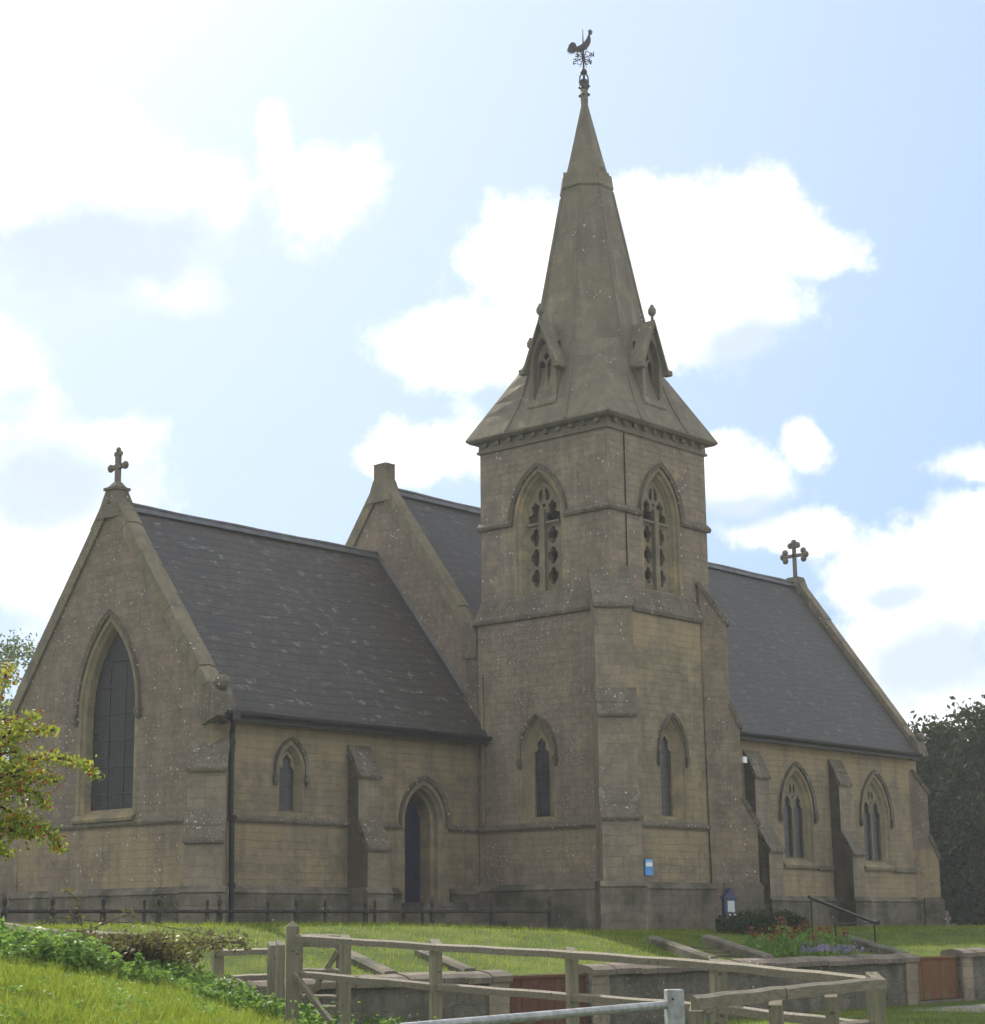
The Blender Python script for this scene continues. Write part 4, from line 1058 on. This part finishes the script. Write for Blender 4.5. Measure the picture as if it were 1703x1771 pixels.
# ------------------------------------------------------------------ churchyard wall, gates and steps
def wall_piece(label, x0, x1, zt, zb=-1.8, piers=(), ramp=None, blk=.62):
    t = thing('churchyard_wall', label, 'wall', (x0, WY, -1.58), 'lengths of the churchyard wall'); o = np.array((x0, WY, -1.58))
    b = MB(); n = max(2, int((x1-x0)/.5)); ztf = zt if callable(zt) else (lambda x: zt)
    rows = []
    for i in range(n+1):
        x = x0+(x1-x0)*i/n; z = ztf(x)-.14; j = .015*sin(x*5)
        rows.append([(x, WY-.20+j, zb), (x, WY-.20+j*.5, (zb+z)/2), (x, WY-.19-j, z), (x, WY+.22, z), (x, WY+.22, zb)])
    b.loft([[tuple(np.array(p)-o) for p in r_] for r_ in rows], caps=True); b.build('wall_face', M_RUBBLE, t)
    c = MB(); x = x0; k = 0
    while x < x1-.02:
        xe = min(x1, x+blk*(1+.25*sin(k*2.3))); rr = []
        for q in (x+.008, (x+xe)/2, xe-.008):
            z = ztf(q)+.010*sin(k*1.9); rr.append([(q, WY-.29, z-.15), (q, WY-.30, z-.06), (q, WY-.20, z+.0), (q, WY, z+.035), (q, WY+.22, z), (q, WY+.28, z-.06), (q, WY+.28, z-.15)])
        c.loft([[tuple(np.array(p)-o) for p in r_] for r_ in rr], caps=True); x = xe; k += 1
    c.build('coping', M_WALLCAP, t)
    for px in piers:
        p = MB(); zt_ = ztf(px); p.box(px-.24-o[0], px+.24-o[0], -.245, .24, zb-o[2], zt_-.15-o[2]); p.build('gate_pier', M_BUTT, t)
    return t
def zl(x): return float(np.interp(x, [-16.5, -13.1, -12.2, -10.95, -9.95, -3], [.28, .20, .10, .03, -.60, -.60]))
wall_piece('rubble churchyard wall left of the red-brown gate, its raised end sloping down under brambles', -16.5, -3.62, zl, piers=(-3.9,))
wall_piece('long rubble churchyard wall between the red-brown gate and the orange wooden gate', -1.55, 9.55, -.56, piers=(-1.30, 9.28))
wall_piece('churchyard wall with rounded coping right of the orange wooden gate', 11.5, 34., -.50, piers=(11.76,))
def hatch(label, x0, x1, z0, z1, mat, name):
    t = thing(name, label, 'gate', (x0, WY, z0)); w = x1-x0; h = z1-z0; n = 5
    for k in range(n):
        b = MB(); b.box(k*w/n+.004, (k+1)*w/n-.006, -.115-.004*(k % 2), -.08, 0, h); b.build('board', mat, t)
    b = MB(); b.box(-.03, w+.03, -.15, -.05, h, h+.05); b.build('top_rail', mat, t)
    b = MB(); b.box(.02, w-.02, -.08, -.04, .12, .20); b.build('ledge', mat, t); b = MB(); b.box(.02, w-.02, -.08, -.04, h-.22, h-.14); b.build('ledge', mat, t)
    b = MB(); b.box(-.06, w+.06, -.25, .2, -.10, -.02); b.build('threshold', M_WALLCAP, t)
hatch('red-brown boarded gate in the churchyard wall behind the wooden fence', -3.62, -1.55, -1.5, -.72, M_RED, 'board_gate')
hatch('orange wooden gate with dark upright gaps at the right of the churchyard wall', 9.56, 11.50, -1.5, -.66, M_ORANGE, 'board_gate')

def flight(label, x0, x1, y0, y1, z0, z1, n=5, skew=0., flank=(1, 1), w=.30, cap=M_WALLCAP):
    """steps going down from (y0, z0) to (y1, z1), between sloping flank walls; skew shifts X on the way down"""
    t = thing('stone_steps', label, 'steps', (x0, y1, z1), None); o = np.array((x0, y1, z1))
    for k in range(n):
        a, b_ = k/n, (k+1)/n; za = z0+(z1-z0)*(k+.5)/n-.05; s_ = skew*a
        m = MB(); m.box(x0+s_-o[0], x1+s_-o[0], y0+(y1-y0)*b_-o[1], y0+(y1-y0)*a+.06-o[1], -1.2, za-o[2]); m.build('step', M_PLINTH, t)
    for e_, on_ in ((0, flank[0]), (1, flank[1])):
        if not on_: continue
        xx = x1 if e_ else x0-w; m = MB()
        rr = [[(xx+sk, y, -2.), (xx+sk, y, z-.0), (xx+sk+.05, y, z+.04), (xx+w+sk-.05, y, z+.04), (xx+w+sk, y, z), (xx+w+sk, y, -2.)] for y, z, sk in ((y0+.1, z0+.10, 0), (y0, z0+.08, 0), (y1, z1+.10, skew))]
        m.loft([[tuple(np.array(p)-o) for p in r_] for r_ in rr], caps=True); m.build('flank_wall', cap, t)
    return t
flight('dark sunken stone steps between flank walls just left of the red-brown gate', -5.0, -3.5, -9.6, WY+.34, -.36, -.68, 4, skew=-.6, w=.32, cap=M_PLINTH)
flight('stone path steps between two sloping kerb walls below the tower', 4.6, 6.2, -8.7, WY+.34, -.24, -.62, 5, skew=-1.55, w=.30, cap=M_PLINTH)
flight('pale stone steps beside the flower bed leading down to the orange gate', 9.2, 11.2, -9.0, WY+.34, -.28, -.66, 4, skew=-1.3, flank=(0, 1), w=.36, cap=M_RUBBLE)

# handrail
hr = thing('handrail', 'black iron handrail sloping down beside the flower bed and steps', 'handrail', tuple(on(1, 1402, 1612, -9.4))); o = np.array(hr.location)
def seg(par, org, name, pts, r_, mat, n=6):
    m = MB(); m.tube([np.array(p)-org for p in pts], r_, n); return m.build(name, mat, par)
HY = -9.6
for x, ya, yb in ((1402, 1554, 1616), (1444, 1597, 1650), (1512, 1599, 1650)):
    a = on(1, x, ya, HY); seg(hr, o, 'post', [a, (a[0], a[1], float(H(a[0], a[1]))-.1)], .022, M_IRON)
seg(hr, o, 'rail', [on(1, 1398, 1551, HY), on(1, 1518, 1598, HY)], .034, M_IRON)
seg(hr, o, 'rail', [on(1, 1440, 1597, HY), on(1, 1520, 1597, HY)], .018, M_IRON)
m = MB(); m.ball(on(1, 1518, 1594, HY)-o, .06, 6); m.build('knob', M_IRON, hr)

# iron railings round a plot before the church
def railing(label, Y, xs, ytop, yrail, thick, x_end):
    a = on(1, xs[0], yrail, Y); t = thing('iron_railing', label, 'railing', tuple(a)); o = np.array(a)
    for x in xs:
        p = on(1, x, yrail, Y); ztop = on(1, x, ytop, Y)[2]; zg = float(H(p[0], Y)); x_, z_ = p[0]-o[0], p[2]-o[2]
        m = MB(); w = thick
        m.box(x_-w, x_+w, -w, w, zg-.1-o[2], z_+.02)
        m.lathe([(w*.8, z_+.02), (w*.7, z_+.10), (w*1.25, z_+.13), (w*1.35, z_+.2), (.006, ztop-o[2])], x_, 0, 6)
        m.lathe([(w*1.6, z_-.05), (w*1.9, z_-.0), (w*1.6, z_+.05)], x_, 0, 8)
        m.build('post', M_RUST, t)
    p0 = on(1, x_end[0], yrail, Y); p1 = on(1, x_end[1], yrail, Y); zz = [on(1, x, yrail, Y)[2] for x in (x_end[0], x_end[1])]
    m = MB(); pts = []
    N = 60
    for i in range(N+1): q = p0+(p1-p0)*i/N; pts.append(q-o)
    m.tube(pts, .026, 6); m.build('rail', M_RUST, t)
    m = MB()          # the twist of the rail shows as a fine rope pattern
    L = np.linalg.norm(p1-p0); n = int(L/.09)
    for i in range(n):
        q = p0+(p1-p0)*i/n-o; m.box(q[0]-.022, q[0]+.022, q[1]-.026, q[1]+.026, q[2]+.014, q[2]+.034)
    tw_ = m.build('twist', M_RUST, t); tw_['kind'] = 'stuff'
    return t
railing('low black railing with thick spiked posts, the nearer one on the lawn', -5.0, [7, 90, 178, 274, 379, 512, 632, 747, 851, 951], 1549, 1577, .036, (7, 951))
railing('low black railing with thin spearhead posts, the farther one by the church wall', -2.6, [132, 249, 358, 463, 562, 648, 730], 1555, 1577, .026, (30, 730))

# ------------------------------------------------------------------ wooden fences in front
def g(p): return float(H(p[0], p[1]))
def fpost(t, o, x, ytop, d, w, cap='slope', name='post', mat=None, yaw_=0.):
    p = at(x, ytop, d); m = MB(); zg = min(g(p), p[2]-.9)-.15; P = p-o
    a = unit((cos(_y+.35+yaw_), sin(_y+.35+yaw_), 0)); b_ = np.array((-a[1], a[0], 0)); zg -= o[2]; h = w/2
    c = [P*0+np.array((P[0], P[1], 0))+a*i*h+b_*j*h for i, j in ((-1, -1), (1, -1), (1, 1), (-1, 1))]
    low = [(q[0], q[1], zg) for q in c]
    if cap == 'point':
        top = [(q[0], q[1], P[2]-w*.45) for q in c]; m.loft([low, top]); m.add(top+[(P[0], P[1], P[2])], [(0, 1, 4), (1, 2, 4), (2, 3, 4), (3, 0, 4)])
    else:
        top = [(q[0], q[1], P[2]-(.055 if k in (0, 3) else 0.)) for k, q in enumerate(c)]; m.loft([low, top], caps=True)
    return m.build(name, mat or M_WOODG, t)
def frail(t, o, A, B, h=.09, th=.04, mat=None, name='rail', off=-.055):
    a = at(*A); b_ = at(*B); n = unit((-_fw[0], -_fw[1], 0)); m = MB()
    P0, P1 = a-o+n*-off, b_-o+n*-off; q = unit(np.cross(P1-P0, (0, 0, 1))); q = q if q@n > 0 else -q
    sec = ((-th/2, -h/2), (th/2, -h/2), (th/2, h/2-.020), (th/2-.030, h/2), (-th/2, h/2)) ; K = 6
    rr = []
    for i in range(K+1):
        c = P0+(P1-P0)*i/K+np.array((0, 0, .004*sin(i*2.1+P0[0]*9))); rr.append([c+q*(x_+.003*sin(i*1.7+P0[1]*5))+np.array((0, 0, z_)) for x_, z_ in sec])
    m.loft(rr, caps=True); return m.build(name, mat or M_WOOD, t)
D = {377: 27., 470: 25.6, 486: 25.2, 505: 24.4, 597: 24.0, 753: 22.6, 988: 20.5, 1240: 18.5, 1512: 16.2}
fa = at(377, 1725, 27.); tA = thing('wooden_fence', 'short weathered wooden fence with two rails left of the pointed gate post', 'fence', tuple(fa), 'wooden fences'); o = fa
fpost(tA, o, 377, 1630, 27., .15); fpost(tA, o, 471, 1628, 25.6, .11); fpost(tA, o, 485, 1627, 25.2, .10)
frail(tA, o, (368, 1648, 27.1), (465, 1645, 25.7)); frail(tA, o, (368, 1693, 27.1), (465, 1689, 25.7)); frail(tA, o, (400, 1729, 26.6), (465, 1722, 25.7), .03, .03)
pa = at(506, 1745, 24.3); gp = thing('gate_post', 'thick square gate post with pointed top, sunlit on its left edge', 'post', tuple(pa))
fpost(gp, pa, 506, 1592, 24.3, .165, 'point', 'shaft', yaw_=-.19)
m = MB(); m.beam(at(508, 1684, 24.1)-pa, at(572, 1768, 23.4)-pa, .06, .06); m.build('strut', M_WOOD, gp)
fb_ = at(753, 1771, 22.6); tB = thing('wooden_fence', 'long two-rail wooden fence running from the pointed gate post across the foreground', 'fence', tuple(fb_), 'wooden fences'); o = fb_
for x, yt in ((753, 1624), (988, 1638), (1240, 1658)): fpost(tB, o, x, yt, D[x], .125 if x != 988 else .11)
fpost(tB, o, 597, 1616, 24.0, .12)
fpost(tB, o, 1512, 1681, 16.2, .115)
top = [(512, 1622, 24.2), (753, 1638, 22.5), (988, 1651, 20.4), (1240, 1670, 18.4), (1512, 1698, 16.15)]
lowr = [(512, 1684, 24.2), (753, 1706, 22.5), (988, 1724, 20.4), (1240, 1744, 18.4), (1512, 1776, 16.15)]
for L in (top, lowr):
    for A, B in zip(L, L[1:]): frail(tB, o, A, B, .088)
fc_ = at(1512, 1771, 16.); tC = thing('wooden_fence', 'wooden fence with sunlit rail returning from the right corner post to the metal post', 'fence', tuple(fc_), 'wooden fences'); o = fc_
frail(tC, o, (1527, 1699, 15.9), (1355, 1716, 14.2), .095, .045); frail(tC, o, (1357, 1716, 14.25), (1198, 1734, 12.7), .097, .045)
for x, yt, d in ((1341, 1729, 14.2), (1437, 1716, 15.2), (1205, 1738, 12.9)): fpost(tC, o, x, yt-4, d, .10, cap='slope', yaw_=-.6)
frail(tC, o, (1500, 1772, 16.1), (1260, 1800, 13.5), .09)

# wicket gate behind the fence
wg_o = at(555, 1740, 25.2); wg = thing('wicket_gate', 'small weathered wooden wicket gate with a diagonal brace behind the pointed gate post', 'gate', tuple(wg_o)); o = wg_o
for A, B, h in (((518, 1632, 25.3), (588, 1634, 25.0), .085), ((518, 1678, 25.3), (588, 1679, 25.0), .06), ((518, 1722, 25.3), (588, 1724, 25.0), .05), ((518, 1742, 25.3), (588, 1744, 25.0), .08), ((518, 1618, 25.3), (588, 1619, 25.0), .045)):
    frail(wg, o, A, B, h, .035, name='bar', off=0)
for x in (519, 586): m = MB(); p = at(x, 1617, 25.2)-o; q = at(x, 1752, 25.2)-o; m.beam(p, (p[0], p[1], q[2]), .06, .05, (1, 0, 0)); m.build('stile', M_WOOD, wg)
m = MB(); m.beam(at(584, 1645, 25.1)-o, at(524, 1742, 25.2)-o, .035, .06); m.build('brace', M_WOODG, wg)

# galvanised field gate
mg_o = at(1165, 1771, 11.4); mg = thing('field_gate', 'galvanised tubular field gate with a white square post at the bottom of the view', 'gate', tuple(mg_o)); o = mg_o
p = at(1165, 1711, 11.4); m = MB(); a = unit((cos(_y+.12), sin(_y+.12), 0)); b_ = np.array((-a[1], a[0], 0)); P = p-o; h = .051
c = [P+a*i*h+b_*j*h for i, j in ((-1, -1), (1, -1), (1, 1), (-1, 1))]
m.loft([[(q[0], q[1], -1.3) for q in c], [(q[0], q[1], P[2]-.006) for q in c], [(P[0]+(q[0]-P[0])*.92, P[1]+(q[1]-P[1])*.92, P[2]) for q in c]], caps=True)
m.build('gate_post', M_STEEL, mg)
for k in range(5):
    A = at(1160, 1737, 11.4); B = at(690, 1779, 9.0); B[2] = A[2]; dz = np.array((0, 0, -.22*k)); seg(mg, o, 'tube', [A+dz, B+dz], .024, M_STEEL, 12)
m = MB(); m.box(P[0]-.015, P[0]+.015, P[1]-.015, P[1]+.015, P[2]-.04, P[2]-.03); 
q = P-a*(h+.003)+b_*.02+np.array((0, 0, -.055)); m = MB(); m.ball(q, .007, 6); m.build('bolt', M_IRON, mg)

# ------------------------------------------------------------------ small things on and by the church
p = on(1, 1120, 1500, LY0); sg = thing('wall_sign', 'small blue and white sign fixed to the tower wall', 'sign', (p[0], LY0-.03, p[2]))
m = MB(); m.box(-.155, .155, -.012, .012, -.19, .19); m.build('panel', plain("sign_blue", (.05, .28, .68), .4, 0, .05), sg)
m = MB(); m.box(-.125, .125, -.018, -.012, .02, .12); m.build('white_panel', M_WHITE, sg)
m = MB(); m.box(-.125, .125, -.018, -.012, .135, .165); m.build('heading', plain("sign_pale_blue", (.25, .45, .70), .4, 0, .05), sg)
p = on(1, 1262, 1590, -5.4); nb = thing('notice_board', 'dark blue gabled notice board holding a white paper beside the tower', 'notice board', tuple(p)); NBM = plain("dark_blue_paint", (.03, .035, .09), .5, 0, .2)
m = MB(); m.box(-.26, .26, -.04, .04, 0, .52); m.prism([(-.32, .50), (.32, .50), (.0, .74)], Frame((0, 0, 0), (1, 0, 0), (0, 0, 1), (0, -1, 0)), -.07, .07); m.build('case', NBM, nb)
m = MB(); m.box(-.14, .15, -.052, -.042, .17, .44); m.build('paper', plain("notice_paper", (.45, .52, .52), .5, 0, .1), nb)
m = MB(); m.box(-.17, .18, -.07, -.042, .09, .125); m.build('ledge', M_WHITE, nb)
m = MB(); m.box(-.24, -.18, -.03, .03, -.7, 0); m.build('post', NBM, nb); m = MB(); m.box(.18, .24, -.03, .03, -.7, 0); m.build('post', NBM, nb)
p = on(1, 1285, 1313, NY-.25); lp = thing('floodlight', 'small white floodlight on an arm high on the nave wall', 'lamp', tuple(p))
m = MB(); m.box(-.10, .10, -.07, .05, -.11, .07); m.build('housing', M_WHITE, lp); m = MB(); m.tube([(0, 0, .04), (-.1, .1, .12), (-.3, .26, .12)], .018, 6); m.build('arm', M_IRON, lp)
p = at(1637, 1612, 56.); hs = thing('headstone', 'worn little stone cross standing in the grass right of the church', 'headstone', tuple(p))
m = MB(); m.box(-.10, .10, -.06, .06, .18, .62); m.box(-.2, .2, -.055, .055, .34, .44); m.build('cross', M_WEATHER, hs)
m = MB(); m.hexa([(-.42, -.25, -.3), (.42, -.25, -.3), (.42, .25, -.3), (-.42, .25, -.3), (-.25, -.16, .20), (.28, -.16, .24), (.28, .16, .22), (-.25, .16, .18)]); m.build('base', M_WEATHER, hs)
m = MB(); m.tube([at(1598, 1358, 66)+np.array((0, 0, -.1*sin(pi*0)))]+[at(1598+(1900-1598)*k/8, 1358-10*k/8+3*sin(pi*k/8), 66-k) for k in range(1, 9)], .005, 4)
tag(m.build('overhead_wire', M_WIRE), 'thin wire running right from the end corner of the nave', 'wire')
p = on(1, 1101, 1613, LY0-.3); m = MB(); m.box(-.11, .11, -.09, .09, -.25, .07); q = m.build('drain_stone', M_TRACERY); q.location = p; tag(q, 'small pale stone block at the foot of the cable on the tower', 'stone')

# ------------------------------------------------------------------ flower bed and shrub
def flower(kind):
    red = kind == 'red'
    t = thing('flowering_plant', 'x', 'flower', (0, 0, 0), 'orange-red flowers in the bed' if red else 'lilac flowers in the bed')
    hgt = .52 if red else .22
    P = np.array([(random.gauss(0, .09), random.gauss(0, .09), random.random()*hgt*.8) for _ in range(90 if red else 60)])
    leaves(P, .11 if red else .06, M_NETTLE, 'foliage', t, up=-.3)
    top_ = np.array([(random.gauss(0, .05 if red else .10), random.gauss(0, .05 if red else .10), hgt*(.72+.4*random.random())) for _ in range(46)])
    leaves(top_, .055, M_PETAL if red else M_LILAC, 'flower_head', t, aspect=.8)
    return t
fr_ = flower('red'); fl_ = flower('lilac')
ORD = 'first second third fourth fifth sixth seventh eighth ninth tenth eleventh twelfth'.split()
reds = [1302, 1318, 1334, 1344, 1356, 1368, 1382, 1394, 1408, 1420, 1434, 1460]
for i, x in enumerate(reds):
    Y = -10.0+.5*sin(i*2.1); p = on(1, x, 1640, Y); z = float(H(p[0], Y))-.02
    lb = ORD[i]+' clump of orange-red flowers from the left in the bed behind the wall'
    if i == 0: fr_.location = (p[0], Y, z); fr_['label'] = lb; continue
    copy_thing(fr_, (p[0], Y, z), i*1.3, 1.25 if i == 4 else .8+.3*random.random(), lb)
for i, x in enumerate([1392, 1404, 1416, 1427, 1440, 1452, 1463, 1474]):
    Y = -10.7+.3*sin(i*1.7); p = on(1, x, 1650, Y); z = float(H(p[0], Y))-.02; lb = ORD[i]+' clump of low lilac flowers from the left, in front of the orange-red ones'
    if i == 0: fl_.location = (p[0], Y, z); fl_['label'] = lb; continue
    copy_thing(fl_, (p[0], Y, z), i*1.1, .9+.4*random.random(), lb)
sh = thing('clipped_shrub', 'low dark green clipped shrub behind the flowers under the notice board', 'shrub', tuple(on(1, 1322, 1630, -7.2))); o = np.array(sh.location)
P = []
for _ in range(5200):
    a = random.random()*6.283; r_ = random.random()**.4; P.append((1.75*r_*cos(a), .6*r_*sin(a), .1+.62*random.random()*(1-.35*r_**3)+.06*sin(a*5)))
leaves(np.array(P), .075, M_BUSH, 'foliage', sh)
m = MB(); m.box(-1.45, 1.45, -.40, .40, -.3, .42); 
m = MB(); m.tube([(0, 0, -.3), (0, 0, .3)], .05, 6); m.build('stem', M_BARK, sh)

# ------------------------------------------------------------------ trees
def tree(label, name, base, clumps, leaf, n, mat, trunk_r=.3, group=None, up=0., droop=0., limbs=True):
    """clumps: (x, y, z, rx, rz) relative to the base"""
    t = thing(name, label, 'tree', tuple(base), group)
    vol = np.array([c[3]**2*c[4] for c in clumps])**.8; cnt = (n*vol/vol.sum()).astype(int)+5; P = []
    for c, k in zip(clumps, cnt):
        # each clump is itself a scatter of twig-ends
        m = max(4, k//22); d = rng.normal(size=(m, 3)); d /= np.linalg.norm(d, axis=1)[:, None]; r_ = rng.random(m)**.38
        T = d*r_[:, None]*np.array((c[3], c[3], c[4]))+np.array(c[:3])
        q = np.repeat(T, 22, 0)+rng.normal(size=(m*22, 3))*np.array((1, 1, .55))*leaf*1.7
        P.append(q)
    leaves(np.concatenate(P), leaf, mat, 'crown', t, up=up, droop=droop)
    tr_ = MB(); zc = np.mean([c[2] for c in clumps]); tr_.tube([(0, 0, -.4), (.05, .02, zc*.5), (0, .1, zc)], [trunk_r*1.2, trunk_r*.8, trunk_r*.35], 10)
    if limbs:
        for c in clumps: tr_.tube([(0, 0, zc*.45+.1*c[2]), (c[0]*.5, c[1]*.5, (zc*.5+c[2])*.55), (c[0], c[1], c[2])], [trunk_r*.4, trunk_r*.25, trunk_r*.08], 6)
    tr_.build('trunk', M_BARK, t); return t
b0 = at(-70, 1612, 78.)
cl = []
for k in range(34):
    a = random.random()*6.283; r_ = 4.6*random.random()**.5; z = 7.6+random.uniform(-4.2, 5.6)*(1-.30*(r_/4.6)**2); cl.append((r_*cos(a), r_*sin(a), z, random.uniform(.8, 1.35), random.uniform(.45, .8)))
tree('leafy grey-green tree with sky showing through behind the left gable', 'broadleaf_tree', b0, cl, .20, 14000, M_TREE, .35)
for i, (x, d, hgt, wd, lb) in enumerate(((1640, 84., 8.9, 2.1, 'dark conifer nearest the church with ragged feathery top'), (1735, 82., 9.6, 2.6, 'tall dark conifer at the right edge of the view'), (1690, 88., 8.6, 2.6, 'dark conifer behind and between the two at the right edge'), (1604, 90., 8.1, 1.5, 'slender dark conifer peeping out behind the end of the nave roof'))):
    base = at(x, 1604, d); cl = []
    for k in range(46):
        z = hgt*(k+.5)/46; taper = (1-.55*(z/hgt)**3); a = k*2.4
        cl.append((wd*.62*cos(a)*taper, wd*.62*sin(a)*taper, z, wd*.55*taper, .42))
    tree(lb, 'conifer_tree', base, cl, .27, 22000, M_YEW, .25, 'conifers right of the church', droop=.25, limbs=False)

# hawthorn with berries at the left edge
ho_ = at(-330, 1790, 15.); hw_ = thing('hawthorn_tree', 'berry-laden hawthorn branches reaching in from the left edge, near and sunlit', 'tree', tuple(ho_)); o = ho_
br_ = MB(); P = []; B = []; DH = 15.
brs = [([(-150, 1440), (-60, 1370), (0, 1335), (60, 1312), (110, 1312), (148, 1320), (168, 1346)], 26, 10), ([(-150, 1400), (-60, 1330), (0, 1280), (40, 1247), (66, 1238)], 28, 12), ([(0, 1290), (45, 1265), (95, 1262)], 18, 9),
       ([(-150, 1300), (-60, 1240), (0, 1190), (18, 1150)], 30, 14), ([(-150, 1440), (-50, 1430), (20, 1418), (70, 1430), (100, 1456), (106, 1474)], 24, 10), ([(-60, 1380), (20, 1362), (66, 1372), (80, 1398)], 22, 10),
       ([(-150, 1480), (-60, 1470), (0, 1462), (16, 1484)], 22, 12), ([(-100, 1340), (-30, 1290), (10, 1240)], 34, 22), ([(-150, 1420), (-60, 1400), (0, 1395), (50, 1420)], 34, 20), ([(-100, 1380), (0, 1340), (60, 1345), (100, 1352)], 24, 12), ([(-140, 1330), (-40, 1310), (30, 1300)], 34, 22),
       ([(-60, 1360), (0, 1345), (40, 1330)], 34, 22), ([(-80, 1450), (0, 1430), (60, 1448)], 26, 16)]
for pts, r0, r1 in brs:
    dd = DH+random.uniform(-.5, .5); q = [at(x, y, dd)-o for x, y in pts]; br_.tube([at(-330, 1500, 15.)-o]+q, [.05]+[.016*(1-.8*k/len(q))+.003 for k in range(len(q))], 5)
    for k in range(len(pts)-1):
        L = math.hypot(pts[k+1][0]-pts[k][0], pts[k+1][1]-pts[k][1]); n = int(L*3.3)
        for _ in range(n):
            s_ = random.random(); rr = (r0+(r1-r0)*((k+s_)/(len(pts)-1)))*.62
            x = pts[k][0]+(pts[k+1][0]-pts[k][0])*s_+random.gauss(0, rr); y = pts[k][1]+(pts[k+1][1]-pts[k][1])*s_+random.gauss(0, rr*.8); e_ = dd+random.gauss(0, .16)
            P.append(at(x, y, e_)-o)
            if random.random() < .045: 
                for _ in range(random.randint(1, 4)): B.append(at(x+random.gauss(0, 3), y+random.gauss(0, 3), e_)-o)
leaves(np.array(P), .036, M_HAW, 'crown', hw_, aspect=.7)
bm_ = MB()
for q in B: bm_.ball(q, .0085, 5)
bo = bm_.build('berries', M_BERRY, hw_); bo['kind'] = 'stuff'
br_.tube([(0, 0, -.3), (.1, 0, 1.0), at(-330, 1500, 15.)-o+np.array((0, 0, .1)), at(-300, 1300, 15.)-o], [.14, .10, .07, .03], 8); br_.build('trunk', M_BARK, hw_)

# ------------------------------------------------------------------ HAZE: thin backlit air
hm = bpy.data.materials.new("haze"); hm.use_nodes = True; ht = NT(hm.node_tree); ht.n.clear()
pv = ht.new('ShaderNodeVolumePrincipled'); pv.inputs['Color'].default_value = (.93, .96, 1, 1); pv.inputs['Density'].default_value = .00055; pv.inputs['Anisotropy'].default_value = .35
ho2 = ht.new('ShaderNodeOutputMaterial'); ht.l.new(pv.outputs[0], ho2.inputs['Volume'])
hb = MB(); hb.box(-440, 440, -440, 440, -4, 30); hz_o = hb.build('haze', hm); hz_o['kind'] = 'stuff'; hz_o['label'] = 'thin pale haze in the backlit air'
